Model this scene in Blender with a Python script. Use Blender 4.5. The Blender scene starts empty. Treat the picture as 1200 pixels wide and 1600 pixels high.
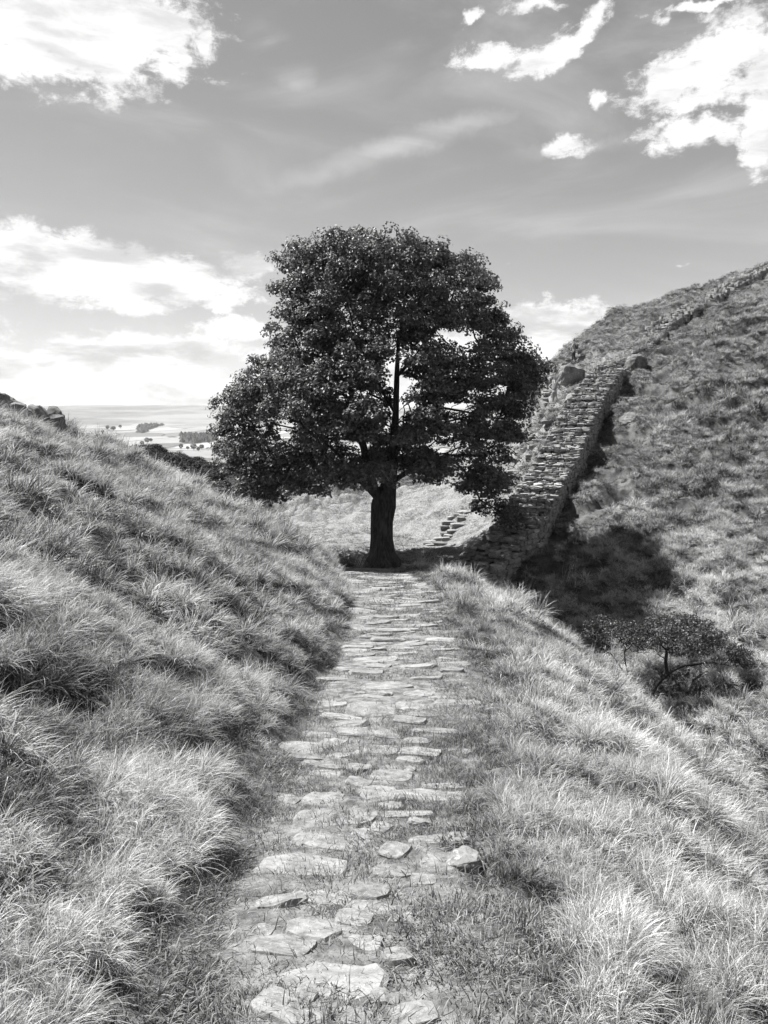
import bpy, math, random
import numpy as np
from mathutils import Vector, Euler

# ---------------------------------------------------------------- camera, light, exposure
SC = bpy.context.scene
COL = SC.collection
R = math.radians
PITCH = R(7.39)
FPX = 1156.0

cd = bpy.data.cameras.new('camera')
cam = bpy.data.objects.new('camera', cd)
COL.objects.link(cam)
cam.location = (0, 0, 0)
cam.rotation_euler = (math.pi / 2 - PITCH, 0, 0)
cd.sensor_fit = 'VERTICAL'
cd.sensor_height = 36.0
cd.lens = 36.0 * FPX / 1600.0
cd.clip_start = 0.05
cd.clip_end = 40000
SC.camera = cam
SC.render.resolution_x = 768
SC.render.resolution_y = 1024

SUN_AZ, SUN_EL = R(-62), R(57)      # measured from the view direction (+Y), negative = left
SUN_STRENGTH = 5.0
SKY_STRENGTH = 0.060
HAZE_DENSITY = 6e-5
SC.view_settings.view_transform = 'Standard'
SC.view_settings.look = 'None'
SC.view_settings.gamma = 1.0
SC.view_settings.use_curve_mapping = False
SC.view_settings.exposure = 1.40
SC.cycles.max_bounces = 5
SC.cycles.diffuse_bounces = 2
SC.cycles.glossy_bounces = 1
SC.cycles.transmission_bounces = 3
SC.cycles.transparent_max_bounces = 4
SC.cycles.volume_bounces = 0
SC.cycles.use_adaptive_sampling = True
SC.cycles.adaptive_threshold = 0.016
SC.cycles.caustics_reflective = False
SC.cycles.caustics_refractive = False

sl = bpy.data.lights.new('sun', 'SUN')
sl.energy = SUN_STRENGTH
sl.angle = R(0.53)
sl.color = (1.0, 0.995, 0.985)
sun = bpy.data.objects.new('sun', sl)
COL.objects.link(sun)
tosun = Vector((math.sin(SUN_AZ) * math.cos(SUN_EL), math.cos(SUN_AZ) * math.cos(SUN_EL), math.sin(SUN_EL)))
sun.rotation_euler = tosun.to_track_quat('Z', 'Y').to_euler()


class NT:
    """small helper for building node trees"""
    def __init__(self, tree):
        self.t = tree
        self.n = tree.nodes
        self.l = tree.links

    def new(self, kind, **kw):
        nd = self.n.new(kind)
        for k, v in kw.items():
            if k == 'ins':
                for kk, vv in v.items():
                    if hasattr(vv, 'is_output'):
                        self.l.new(vv, nd.inputs[kk])
                    else:
                        nd.inputs[kk].default_value = vv
            else:
                setattr(nd, k, v)
        return nd

    def math(self, op, a, b=None, c=None, clamp=False):
        nd = self.n.new('ShaderNodeMath')
        nd.operation = op
        nd.use_clamp = clamp
        for i, v in enumerate((a, b, c)):
            if v is None:
                continue
            if hasattr(v, 'is_output'):
                self.l.new(v, nd.inputs[i])
            else:
                nd.inputs[i].default_value = v
        return nd.outputs[0]

    def smooth(self, v, lo, hi, a=0.0, b=1.0):
        nd = self.n.new('ShaderNodeMapRange')
        nd.interpolation_type = 'SMOOTHSTEP'
        self.l.new(v, nd.inputs[0])
        for i, q in enumerate((lo, hi, a, b)):
            if hasattr(q, 'is_output'):
                self.l.new(q, nd.inputs[i + 1])
            else:
                nd.inputs[i + 1].default_value = q
        return nd.outputs[0]

    def noise(self, vec, scale, detail=4, rough=0.55, dist=0.0, w=None):
        nd = self.n.new('ShaderNodeTexNoise')
        if w is not None:
            nd.noise_dimensions = '4D'
            nd.inputs['W'].default_value = w
        if vec is not None:
            self.l.new(vec, nd.inputs['Vector'])
        nd.inputs['Scale'].default_value = scale
        nd.inputs['Detail'].default_value = detail
        nd.inputs['Roughness'].default_value = rough
        nd.inputs['Distortion'].default_value = dist
        return nd.outputs[0]

    def mix(self, f, a, b):
        # scalar mix
        nd = self.n.new('ShaderNodeMix')
        nd.data_type = 'FLOAT'
        for i, v in zip((0, 2, 3), (f, a, b)):
            if hasattr(v, 'is_output'):
                self.l.new(v, nd.inputs[i])
            else:
                nd.inputs[i].default_value = v
        return nd.outputs[0]


# ---------------------------------------------------------------- sky: monochrome Nishita with clouds
world = bpy.data.worlds.new('World')
SC.world = world
world.use_nodes = True
world.cycles.sampling_method = 'MANUAL'
world.cycles.sample_map_resolution = 256
wt = NT(world.node_tree)
for nd in list(wt.n):
    wt.n.remove(nd)
sky = wt.new('ShaderNodeTexSky', sky_type='NISHITA', sun_disc=False, sun_elevation=SUN_EL, sun_rotation=SUN_AZ,
             altitude=250.0, air_density=1.0, dust_density=0.35, ozone_density=1.0)
bw = wt.new('ShaderNodeRGBToBW', ins={'Color': sky.outputs[0]})
tc = wt.new('ShaderNodeTexCoord')
sep = wt.new('ShaderNodeSeparateXYZ', ins={0: tc.outputs['Generated']})
X, Y, Z = sep.outputs
hyp = wt.math('SQRT', wt.math('ADD', wt.math('MULTIPLY', X, X), wt.math('MULTIPLY', Y, Y)))
az = wt.math('MULTIPLY', wt.math('ARCTAN2', X, Y), 57.2958)         # degrees, right positive
el = wt.math('MULTIPLY', wt.math('ARCTAN2', Z, hyp), 57.2958)
ae = wt.new('ShaderNodeCombineXYZ', ins={0: az, 1: el, 2: 0.0}).outputs[0]
# cloud masses: azimuth, elevation, half width, half height, tilt (degrees), weight
CLOUDS = [
    (-22.2, 24.9, 8.24, 3.44, 0, 1.3), (-25.1, 22.3, 4.93, 1.63, 5, 1), (-19.3, 21.4, 1.24, 1.72, 0, 0.85), (-15.2, 24.5, 2.36, 2.07, 0, 1), (-12.5, 24.3, 1.32, 1.05, -20, 0.9),
    (7.8, 24.0, 2.81, 0.79, 0, 1), (11.9, 23.9, 2.75, 0.99, 20, 1.05), (14.4, 25.0, 1.81, 0.82, 45, 1), (10.7, 26.7, 2.13, 0.47, 0, 0.9), (6.3, 26.2, 0.91, 0.44, 10, 0.85),
    (19.1, 25.2, 0.99, 0.43, 0, 0.75), (20.0, 21.7, 3.28, 1.49, 20, 1.0), (23.2, 22.8, 3.52, 1.98, 15, 1.0), (21.7, 20.5, 4.42, 0.93, 5, .9), (21.8, 18.4, 2.91, 1.04, 5, 1.05),
    (18.9, 19.0, 1.76, 0.45, 15, 0.9), (21.8, 25.5, 3.95, 0.29, 0, 0.9), (25.9, 18.3, 1.51, 2.17, 10, 1.1), (25.7, 16.4, 1.15, 1.12, 0, 1), (28.1, 21.3, 3.61, 3.20, 0, 1.2),
    (13.3, 18.3, 1.78, 0.67, 0, 0.98), (15.1, 21.1, 0.74, 0.52, 0, 0.85), (9.2, 10.9, 0.70, 0.22, 0, 0.8), (21.3, 10.3, 0.62, 0.17, 0, 0.6), (-24.3, 10.3, 8.72, 2.13, -4, 1.3),
    (-16.3, 9.9, 6.61, 1.65, -6, 1.15), (-10.2, 11.0, 2.55, 0.88, 0, 0.9), (-18.6, 7.8, 3.68, 0.74, 0, 0.92), (-12.1, 7.8, 0.83, 0.36, 0, 0.85), (-11.2, 6.5, 2.89, 0.92, 0, 1.1),
    (-17.2, 4.8, 7.94, 1.18, 0, 1.05), (-23.9, 2.7, 12.96, 1.76, 0, 1.15), (12.4, 6.4, 5.30, 1.64, -3, 1.3), (8.7, 4.3, 9.43, 1.88, 0, 1.2), (1.9, 4.3, 6.77, 1.90, 0, 1),
    (-14.4, 0.9, 26.01, 1.22, 0, 1.2), (-4.9, 2.4, 9.62, 1.44, 0, 1), (-35.5, 7.7, 7.99, 2.25, 0, 1.2), (-36.2, 18.0, 6.69, 3.58, 0, 1.2), (36.6, 13.0, 6.73, 3.14, 0, 1.1),
    (-62, 30, 14, 6, 10, 1.1), (60, 30, 14, 6, 12, 1.0),
]
WISPS = [(0.3, 18.6, 7.5, .9, 16, .42), (-7.2, 23.8, 2.6, 1.2, -35, .38), (5.5, 20.2, 4.5, .6, 8, .3), (-29, 21.5, 4.0, .9, 4, .35), (-29.5, 17.9, 2.4, .7, 4, .35), (17, 18.5, 9, .5, 4, .2)]
warp = wt.new('ShaderNodeTexNoise', ins={'Vector': ae, 'Scale': 0.35, 'Detail': 6, 'Roughness': 0.65})
wv = wt.new('ShaderNodeVectorMath', operation='MULTIPLY_ADD', ins={0: warp.outputs['Color'], 1: (2.6, 2.0, 0), 2: ae})
wv = wt.new('ShaderNodeVectorMath', operation='SUBTRACT', ins={0: wv.outputs[0], 1: (1.3, 1.0, 0)}).outputs[0]
field = None
for (ca, ce, ra, rb, tilt, wgt) in CLOUDS:
    m = wt.new('ShaderNodeMapping', vector_type='TEXTURE',
               ins={'Vector': wv, 'Location': (ca, ce, 0), 'Rotation': (0, 0, R(tilt)), 'Scale': (ra, rb, 1)})
    ln = wt.new('ShaderNodeVectorMath', operation='LENGTH', ins={0: m.outputs[0]}).outputs['Value']
    v = wt.math('MULTIPLY', wt.smooth(ln, 0.0, 2.15, 1.0, 0.0), wgt * 1.04)
    field = v if field is None else wt.math('MAXIMUM', field, v)
# all round the horizon and behind the camera: ordinary broken cloud
plane = wt.new('ShaderNodeVectorMath', operation='DIVIDE',
               ins={0: tc.outputs['Generated'], 1: wt.new('ShaderNodeCombineXYZ', ins={0: wt.math('ADD', wt.math('MAXIMUM', Z, 0.0), 0.12), 1: wt.math('ADD', wt.math('MAXIMUM', Z, 0.0), 0.12), 2: 1.0}).outputs[0]}).outputs[0]
gen = wt.noise(plane, 1.1, 5, 0.55)
absaz = wt.math('ABSOLUTE', az)
away = wt.smooth(absaz, 34.0, 62.0)
gen = wt.math('MULTIPLY', wt.smooth(gen, 0.5, 0.66), away)
field = wt.math('MAXIMUM', field, gen)
# fine billowing detail, stretched along the horizon
sv = wt.new('ShaderNodeVectorMath', operation='MULTIPLY', ins={0: ae, 1: (0.75, 1.25, 1)}).outputs[0]
det = wt.noise(sv, 0.62, 12, 0.70, 0.2)
fld = wt.math('ADD', field, wt.math('MULTIPLY', wt.math('SUBTRACT', det, 0.5), 2.0))
cover = wt.smooth(fld, 0.44, 0.88)
# soft grey undersides inside the masses
sv2 = wt.new('ShaderNodeVectorMath', operation='MULTIPLY', ins={0: ae, 1: (0.5, 1.9, 1)}).outputs[0]
und = wt.noise(sv2, 0.30, 6, 0.6, 0.3, w=3.7)
low = wt.smooth(el, 1.0, 20.0, 1.0, 0.55)
grey = wt.math('MULTIPLY', wt.smooth(und, 0.44, 0.64), low)
cl_lum = wt.mix(grey, 6.7, 3.5)
# thin cirrus veils
cv = wt.new('ShaderNodeMapping', vector_type='POINT', ins={'Vector': ae, 'Rotation': (0, 0, R(-14)), 'Scale': (0.05, 0.17, 1)}).outputs[0]
cir = wt.noise(cv, 1.0, 9, 0.6, .8, w=1.3)
cir0 = cir
cir = wt.math('MULTIPLY', wt.smooth(cir, 0.46, 0.85), 0.3)
# clear sky: luminance of the Nishita sky, as a panchromatic film with a light filter sees it
base = wt.math('MULTIPLY', bw.outputs[0], 0.66)      # yellow filter
for (ca, ce, ra, rb, tilt, wgt) in WISPS:
    m = wt.new('ShaderNodeMapping', vector_type='TEXTURE',
               ins={'Vector': wv, 'Location': (ca, ce, 0), 'Rotation': (0, 0, R(tilt)), 'Scale': (ra, rb, 1)})
    ln = wt.new('ShaderNodeVectorMath', operation='LENGTH', ins={0: m.outputs[0]}).outputs['Value']
    v = wt.math('MULTIPLY', wt.smooth(ln, 0.0, 1.6, 1.0, 0.0), wgt)
    v = wt.math('MULTIPLY', v, wt.smooth(cir0, .38, .62))
    cir = wt.math('MAXIMUM', cir, v)
clear = wt.mix(cir, base, 7.5)
final = wt.mix(cover, clear, cl_lum)
comb = wt.new('ShaderNodeCombineColor', ins={0: final, 1: final, 2: final})
bg = wt.new('ShaderNodeBackground', ins={'Color': comb.outputs[0], 'Strength': SKY_STRENGTH})
wo = wt.new('ShaderNodeOutputWorld', ins={'Surface': bg.outputs[0]})


# ---------------------------------------------------------------- bookkeeping
def tag(o, label=None, cat=None, group=None, kind=None):
    if label: o['label'] = label
    if cat: o['category'] = cat
    if group: o['group'] = group
    if kind: o['kind'] = kind
    return o


def link(name, data, parent=None, loc=(0, 0, 0), rot=(0, 0, 0), scale=(1, 1, 1)):
    o = bpy.data.objects.new(name, data)
    COL.objects.link(o)
    o.location = loc
    o.rotation_euler = rot
    o.scale = scale
    if parent is not None:
        o.parent = parent
    return o


def mesh_np(name, verts, faces, mat=None, smooth=False, attrs=None):
    """verts (n,3); faces: (m,3) or (m,4) array, or list of such arrays"""
    me = bpy.data.meshes.new(name)
    if not isinstance(faces, (list, tuple)):
        faces = [faces]
    faces = [np.asarray(f, dtype=np.int32) for f in faces if len(f)]
    nl = sum(f.size for f in faces)
    nf = sum(len(f) for f in faces)
    me.vertices.add(len(verts))
    me.vertices.foreach_set('co', np.ascontiguousarray(verts, dtype=np.float32).ravel())
    me.loops.add(nl)
    me.loops.foreach_set('vertex_index', np.concatenate([f.ravel() for f in faces]))
    me.polygons.add(nf)
    tot = np.concatenate([np.full(len(f), f.shape[1], dtype=np.int32) for f in faces])
    start = np.concatenate([[0], np.cumsum(tot)[:-1]]).astype(np.int32)
    me.polygons.foreach_set('loop_start', start)
    me.polygons.foreach_set('loop_total', tot)
    me.polygons.foreach_set('use_smooth', np.full(nf, bool(smooth)))
    if attrs:
        for k, v in attrs.items():
            a = me.attributes.new(k, 'FLOAT', 'POINT')
            a.data.foreach_set('value', np.asarray(v, dtype=np.float32))
    me.update(calc_edges=True)
    me.validate()
    if mat is not None:
        me.materials.append(mat)
    return me


# ---------------------------------------------------------------- numpy noise
def _hash(ix, iy, seed):
    h = (ix.astype(np.int64) * 374761393 + iy.astype(np.int64) * 668265263 + seed * 1274126177) & 0x7fffffff
    h = ((h ^ (h >> 13)) * 1274126177) & 0x7fffffff
    return ((h ^ (h >> 16)) & 0xffff) / 65535.0


def gnoise(x, y, seed=0):
    """gradient noise about -1..1"""
    x = np.asarray(x, float); y = np.asarray(y, float)
    ix = np.floor(x); iy = np.floor(y)
    fx = x - ix; fy = y - iy
    ux = fx * fx * fx * (fx * (fx * 6 - 15) + 10)
    uy = fy * fy * fy * (fy * (fy * 6 - 15) + 10)

    def g(dx, dy):
        a = _hash(ix + dx, iy + dy, seed) * 2 * math.pi
        return np.cos(a) * (fx - dx) + np.sin(a) * (fy - dy)
    a = g(0, 0) * (1 - ux) + g(1, 0) * ux
    b = g(0, 1) * (1 - ux) + g(1, 1) * ux
    return (a * (1 - uy) + b * uy) * 1.5


def fbm(x, y, seed=0, octv=4, gain=0.5):
    s = 0; a = 1.0; t = 0
    for k in range(octv):
        s = s + a * gnoise(np.asarray(x) * 2 ** k + 17.3 * k, np.asarray(y) * 2 ** k - 9.1 * k, seed + k)
        t += a
        a *= gain
    return s / t * 1.3


def domes(x, y, cell, seed, rmul=.62):
    """rounded hummocks packed together: 1 on top, 0 in the creases between them"""
    X = np.asarray(x, float) / cell; Y = np.asarray(y, float) / cell
    ix = np.floor(X); iy = np.floor(Y)
    best = np.zeros(X.shape)
    for dx in (-1, 0, 1):
        for dy in (-1, 0, 1):
            cx = ix + dx; cy = iy + dy
            px = cx + .15 + .7 * _hash(cx, cy, seed); py = cy + .15 + .7 * _hash(cx, cy, seed + 5)
            rr = rmul * (.75 + .6 * _hash(cx, cy, seed + 9)); hh = .5 + .5 * _hash(cx, cy, seed + 13)
            d2 = ((X - px) ** 2 + (Y - py) ** 2) / (rr * rr)
            best = np.maximum(best, hh * np.sqrt(np.clip(1 - d2, 0, 1)))
    return best


def sstep(v, lo, hi):
    t = np.clip((v - lo) / (hi - lo), 0, 1)
    return t * t * (3 - 2 * t)


def smax(a, b, k):
    h = np.clip(0.5 + 0.5 * (a - b) / k, 0, 1)
    return b * (1 - h) + a * h + k * h * (1 - h)


def splus(d, k):
    return 0.5 * (d + np.sqrt(d * d + k * k))


# ---------------------------------------------------------------- the lie of the land
_py = np.array([-60, -20, -3, 0, 1.76, 2.3, 3.5, 4.6, 6.5, 10.5, 15.5, 22, 26, 31, 34, 40, 50, 80])
_pz = np.array([2.0, 1.2, -1.1, -1.52, -1.65, -1.80, -2.08, -2.29, -2.62, -3.28, -4.0, -4.9, -5.55, -6.45, -7.3, -9.0, -12, -20])
_xy = np.array([-20, 0, 1.8, 2.3, 3.5, 4.6, 6.5, 10.5, 15.5, 22, 31, 40])
_xx = np.array([0.4, 0.0, -.10, -.17, -.14, -.03, .10, .22, .28, -.05, -.5, -0.8])
_wy = np.array([-5, 2.3, 3.5, 6.5, 10.5, 15.5, 22, 31])
_ww = np.array([.40, .42, .52, .78, .85, .98, 1.25, 1.5])


def ip(y, a, b):
    return (np.interp(y - .5, a, b) + np.interp(y, a, b) * 2 + np.interp(y + .5, a, b)) / 4


def path_x(y): return ip(y, _xy, _xx)
def path_w(y): return ip(y, _wy, _ww)
def path_z(y): return ip(y, _py, _pz)


def hill(x, y):
    yc = np.interp(x, [-40, -8, -3, 0, 4, 8, 13.5, 21, 33, 60, 120], [62, 55, 50, 47.5, 46.5, 51, 62, 71.5, 68, 70, 80])
    d = splus(y - yc, 3.0)
    ye = y - d
    xe = x - splus(x - 48, 8) * 0.75
    xe = np.where(x < -9, -9 + (x + 9) * 0.35, xe)
    return -17.2 + 0.38 * xe + 0.27 * ye + 0.04 * 0 - 0.30 * d


# line of the wall's right foot (x, y) up the hill, and the ground height there
WALL = np.array([(4.15, 29.6), (5.0, 30.7), (7.3, 33.0), (9.8, 37.5), (13.3, 45.0), (15.7, 49.2), (18.3, 53.3), (22.5, 58.0), (29.0, 61.5), (36.5, 64.5), (44, 67)])


def wall_side(x, y):
    """signed distance right of the wall's foot line"""
    best = np.full(np.shape(x), 1e9); sd = np.zeros(np.shape(x))
    for (x0, y0), (x1, y1) in zip(WALL[:-1], WALL[1:]):
        dx, dy = x1 - x0, y1 - y0
        L2 = dx * dx + dy * dy
        t = np.clip(((x - x0) * dx + (y - y0) * dy) / L2, 0, 1)
        qx, qy = x0 + t * dx, y0 + t * dy
        d = np.hypot(x - qx, y - qy)
        side = ((x - x0) * dy - (y - y0) * dx) / math.sqrt(L2)
        up = d < best
        best = np.where(up, d, best)
        sd = np.where(up, np.sign(side) * d, sd)
    return sd


def macro(x, y):
    x = np.asarray(x, float); y = np.asarray(y, float)
    px, pw, pz = path_x(y), path_w(y), path_z(y)
    tl = np.maximum(px - pw - x, 0)
    sr = np.maximum(x - px - pw, 0)
    k1 = np.interp(y, [0, 2, 8, 16, 22, 27], [.45, .52, .74, .98, 1.0, .8])
    k2 = np.interp(y, [0, 8, 16], [.008, .03, .058])
    tv = k1 / (2 * k2)
    tt = np.minimum(tl, tv)
    rise = k1 * tt - k2 * tt * tt
    yc = np.interp(x, [-9, -5, -2, -1], [15.5, 19, 22, 23])
    rise = rise * (1 - sstep(y, yc, yc + np.interp(x, [-9, -2], [13, 8])))
    s0 = np.minimum(sr, 4.0)
    drop = np.interp(y, [4, 8, 14], [.20, .185, .152]) * s0 * s0 + np.maximum(sr - 4.0, 0) * .78
    drop = np.minimum(drop, 40)
    rise = rise - .60 * (1 - .75 * sstep(tl, 3.6, 7.2)) * sstep(tl, .8, 4.0) * sstep(y, 7, 16)
    spur = pz + rise - drop
    hl = hill(x, y)
    # ground banked up against the left side of the wall
    wsd = wall_side(x, y)
    hl = hl + .85 * (1 - sstep(-wsd, 1.9, 5.0)) * sstep(-wsd, .2, 1.2) * sstep(y, 30, 32) * (1 - sstep(y, 49, 56))
    # grassy terrace the tree stands on
    ter = -6.42 - 0.09 * np.maximum(-3 - x, 0) ** 1.3 - sstep(wsd, -1.5, -.2) * 3
    ter = ter - (1 - sstep(y, 31.0, 31.45)) * 9 - 0.0 * y
    loc = smax(spur, hl, .9)
    loc = smax(loc, ter, .12)
    # dark heathery shoulder beyond the near slope, on the left
    ridge = -4.75 + .262 * np.minimum(-11.2 - x, 7.0) - .3 * np.maximum(-18.5 - x, 0) - .035 * (y - 55) ** 2 / (1 + .12 * np.abs(y - 55))
    loc = smax(loc, np.where(x < -2, ridge - sstep(x, -9, -4) * 6, -60), .6)
    # far country
    r = np.hypot(x, y)
    vy = np.interp(r, [0, 150, 300, 600, 900, 1500, 2300, 3200, 4500, 6000, 8000, 12000],
                   [-30, -36, -46, -56, -62, -64, -58, -36, 6, 66, 80, 80])
    vy = vy + fbm(x / 500, y / 500, 40, 3) * 5 * sstep(r, 200, 900) + fbm(x / 2500, y / 2500, 44, 3) * 26 * sstep(r, 2600, 5000)
    ang = np.arctan2(x, y)
    vy = vy + 24 * np.exp(-((ang + .30) / .13) ** 2) * sstep(r, 3500, 6000)
    f = sstep(r, 85, 300)
    back = sstep(-y, 5, 60)
    w = np.clip(f * (1 - back * .5), 0, 1)
    return loc * (1 - w) + vy * w


def offpath(x, y):
    """0 on the path, 1 well off it"""
    e = np.abs(x - path_x(y)) - path_w(y)
    on = sstep(e + .12 * gnoise(x * 2.1, y * 2.1, 5), -.12, .30)
    return np.where(y < 31.3, on, 1.0)


def tuss(x, y):
    """tussock field 0..1: rows of wind-combed tufts, ridged, longer across than along the slope"""
    wx = x + .5 * gnoise(x * .7, y * .7, 11)
    wy = y + .5 * gnoise(x * .7, y * .7, 12)
    far = sstep(np.hypot(x, y), 26, 36)
    a = gnoise(wx * 1.25 + wy * .55, wy * 1.0 - wx * .45, 21)
    b = gnoise(wx * 2.7, wy * 2.2, 22)
    c = gnoise(wx * 5.2, wy * 4.4, 23)
    nr_ = 1 - sstep(np.hypot(x, y), 3.5, 9)
    d = gnoise(wx * 8.6, wy * 6.8, 24)
    h = .5 + (.34 - .12 * nr_) * a + .32 * b + (.18 + .10 * nr_) * c + .16 * nr_ * d
    # terracettes on the opposite hill run nearly level
    q = (wx * .38 + wy * .27)
    a2 = gnoise(wx * .28 - wy * .30, q * 1.15, 31)
    b2 = gnoise(wx * .75, wy * .60, 32)
    c2 = gnoise(wx * 1.7, wy * 1.5, 33)
    h2 = .5 + .40 * a2 + .30 * b2 + .26 * c2
    nearc = sstep(np.hypot(x, y), 5, 10)
    u1 = wx * .93 - wy * .37; u2 = wy * .93 + wx * .37          # hummocks drawn out down the slope
    dm = domes(u1 * 1.15, u2 * .85, .40, 301) * (1 - nearc) + domes(u1 * 1.15, u2 * .85, .62, 311) * nearc
    u3 = x * .82 - y * .57; u4 = x * .57 + y * .82              # along / up the opposite hill
    dh = domes(u3 * .62 + .3 * gnoise(x, y, 9), u4 * 1.1, 1.15, 321)
    v = (.48 * h + .52 * dm) * (1 - far) + (.46 * h2 + .54 * dh) * far
    return np.clip(.5 + (v - .5) * 1.45, 0, 1)


def rough(x, y):
    """how long and tussocky the grass is"""
    m = offpath(x, y)
    m = m * (1 - .72 * sstep(y, 30.9, 31.4) * (1 - sstep(x - .26 * (y - 31), 4.0, 4.8)) * (1 - sstep(y, 44, 52)))
    m = m * (.45 + .55 * sstep(np.abs(x - path_x(y)) - path_w(y), .0, 1.1)) ** np.where(y < 31, 1, 0)
    return m


def height(x, y):
    x = np.asarray(x, float); y = np.asarray(y, float)
    z = macro(x, y)
    r = np.hypot(x, y)
    m = rough(x, y)
    t = tuss(x, y)
    amp = np.interp(r, [0, 3, 8, 25, 40, 70, 100], [.14, .30, .47, .60, 1.15, 1.35, 1.2])
    z = z + (t - .5) * amp * m * (1 - sstep(r, 110, 240))
    z = z + fbm(x * .25, y * .25, 50, 3) * .30 * m * sstep(r, 6, 20)
    z = z + gnoise(x * 3.1, y * 3.1, 61) * .018 * (1 - sstep(r, 12, 30))
    return z


def H(x, y):
    return float(height(np.array([x]), np.array([y]))[0])


# ground sheet: one mesh, fine where it is near, reaching the horizon
def spaced(edges):
    out = [edges[0][0]]
    for a, b, s0, s1 in edges:
        v = a
        n = max(2, int(round((b - a) / ((s0 + s1) / 2)))) if abs(s0 / s1 - 1) < .3 else None
        if n:
            out += list(np.linspace(a, b, n + 1)[1:])
        else:
            s = abs(s0)
            ratio = 1 + (s1 - s0) / (b - a) if True else 1
            k = 0
            pts = []
            while v < b and k < 4000:
                s = s0 + (s1 - s0) * (v - a) / (b - a)
                v += s
                pts.append(v)
                k += 1
            pts = np.array(pts)
            pts = a + (pts - a) * (b - a) / (pts[-1] - a)
            out += list(pts)
    return np.array(out)


ys = spaced([(-9000, -200, 1500, 60), (-200, -4, 40, 1.0), (-4, 1.2, .5, .08), (1.2, 9, .06, .07), (9, 34, .08, .14), (34, 75, .16, .42),
             (75, 400, .6, 12), (400, 9500, 14, 420)])
xp_ = spaced([(0, 4.5, .055, .07), (4.5, 18, .08, .22), (18, 60, .25, .9), (60, 400, 1.2, 22), (400, 9000, 25, 500)])
xs = np.concatenate([-xp_[::-1][:-1], xp_])
GX, GY = np.meshgrid(xs, ys)
GZ = height(GX, GY)
nx, ny = len(xs), len(ys)
idx = np.arange(nx * ny).reshape(ny, nx)
gf = np.stack([idx[:-1, :-1], idx[:-1, 1:], idx[1:, 1:], idx[1:, :-1]], -1).reshape(-1, 4)

# ---------------------------------------------------------------- materials (the photograph is black and white: all greys)
def gcol(v): return (v, v, v, 1.0)


def base_mat(name, rough=0.8, spec=0.25):
    m = bpy.data.materials.new(name)
    m.use_nodes = True
    t = NT(m.node_tree)
    b = t.n['Principled BSDF']
    b.inputs['Roughness'].default_value = rough
    b.inputs['Specular IOR Level'].default_value = spec
    return m, t, b


def set_grey(t, b, val):
    c = t.new('ShaderNodeCombineColor', ins={0: val, 1: val, 2: val})
    t.l.new(c.outputs[0], b.inputs['Base Color'])


def stone_mat(name, lo, hi, lichen=.55, scale=1.0, bump=.6, random_amt=.35):
    m, t, b = base_mat(name, .9, .2)
    co = t.new('ShaderNodeTexCoord').outputs['Object']
    oi = t.new('ShaderNodeObjectInfo')
    off = t.new('ShaderNodeVectorMath', operation='ADD', ins={0: co})
    sc = t.math('MULTIPLY', oi.outputs['Random'], 37.0)
    t.l.new(sc, off.inputs[1])
    co = off.outputs[0]
    n1 = t.noise(co, 3.0 * scale, 8, .62)
    n2 = t.noise(co, 14.0 * scale, 6, .7)
    n3 = t.noise(co, 60.0 * scale, 3, .6)
    v = t.mix(t.smooth(n1, .3, .7), lo, hi)
    rnd = t.math('MULTIPLY_ADD', oi.outputs['Random'], random_amt * 2, 1 - random_amt)
    v = t.math('MULTIPLY', v, rnd)
    lich = t.smooth(n2, .56, .66)
    v = t.mix(t.math('MULTIPLY', lich, .75), v, lichen)
    dark = t.smooth(n3, .58, .72)
    v = t.mix(t.math('MULTIPLY', dark, .55), v, lo * .45)
    set_grey(t, b, v)
    hgt = t.math('ADD', t.math('MULTIPLY', n1, 1.0), t.math('ADD', t.math('MULTIPLY', n2, .5), t.math('MULTIPLY', n3, .18)))
    bp = t.new('ShaderNodeBump', ins={'Height': hgt, 'Strength': bump, 'Distance': .05})
    t.l.new(bp.outputs[0], b.inputs['Normal'])
    return m


M_WALL = stone_mat('gritstone', .18, .34, .48)
M_SLAB = stone_mat('worn_slab', .13, .28, .40, 1.3, .45, .16)
M_ROCK = stone_mat('whinstone', .09, .20, .34, .6, .8, .15)
M_CORE = stone_mat('rubble_core', .05, .10, .14, 2.0, .9, .1)


def bark_mat(name, lo, hi, sc):
    m, t, b = base_mat(name, .95, .1)
    co = t.new('ShaderNodeTexCoord').outputs['Object']
    mp = t.new('ShaderNodeMapping', ins={'Vector': co, 'Scale': (sc, sc, sc * .22)}).outputs[0]
    n = t.noise(mp, 4, 8, .65, .4)
    v = t.mix(t.smooth(n, .35, .68), lo, hi)
    set_grey(t, b, v)
    bp = t.new('ShaderNodeBump', ins={'Height': n, 'Strength': .9, 'Distance': .06})
    t.l.new(bp.outputs[0], b.inputs['Normal'])
    return m


M_BARK = bark_mat('sycamore_bark', .035, .10, 2.2)
M_THORN = bark_mat('hawthorn_bark', .03, .07, 6)


def leaf_mat(name, lo, hi, trans, rough=.45, spec=.4):
    m, t, b = base_mat(name, rough, spec)
    at = t.new('ShaderNodeAttribute', attribute_name='tone').outputs['Fac']
    v = t.mix(at, lo, hi)
    set_grey(t, b, v)
    tr = t.new('ShaderNodeBsdfTranslucent')
    c = t.new('ShaderNodeCombineColor', ins={0: v, 1: v, 2: v})
    t.l.new(c.outputs[0], tr.inputs[0])
    ms = t.new('ShaderNodeMixShader', ins={0: trans, 1: b.outputs[0], 2: tr.outputs[0]})
    t.l.new(ms.outputs[0], t.n['Material Output'].inputs['Surface'])
    return m


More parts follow.
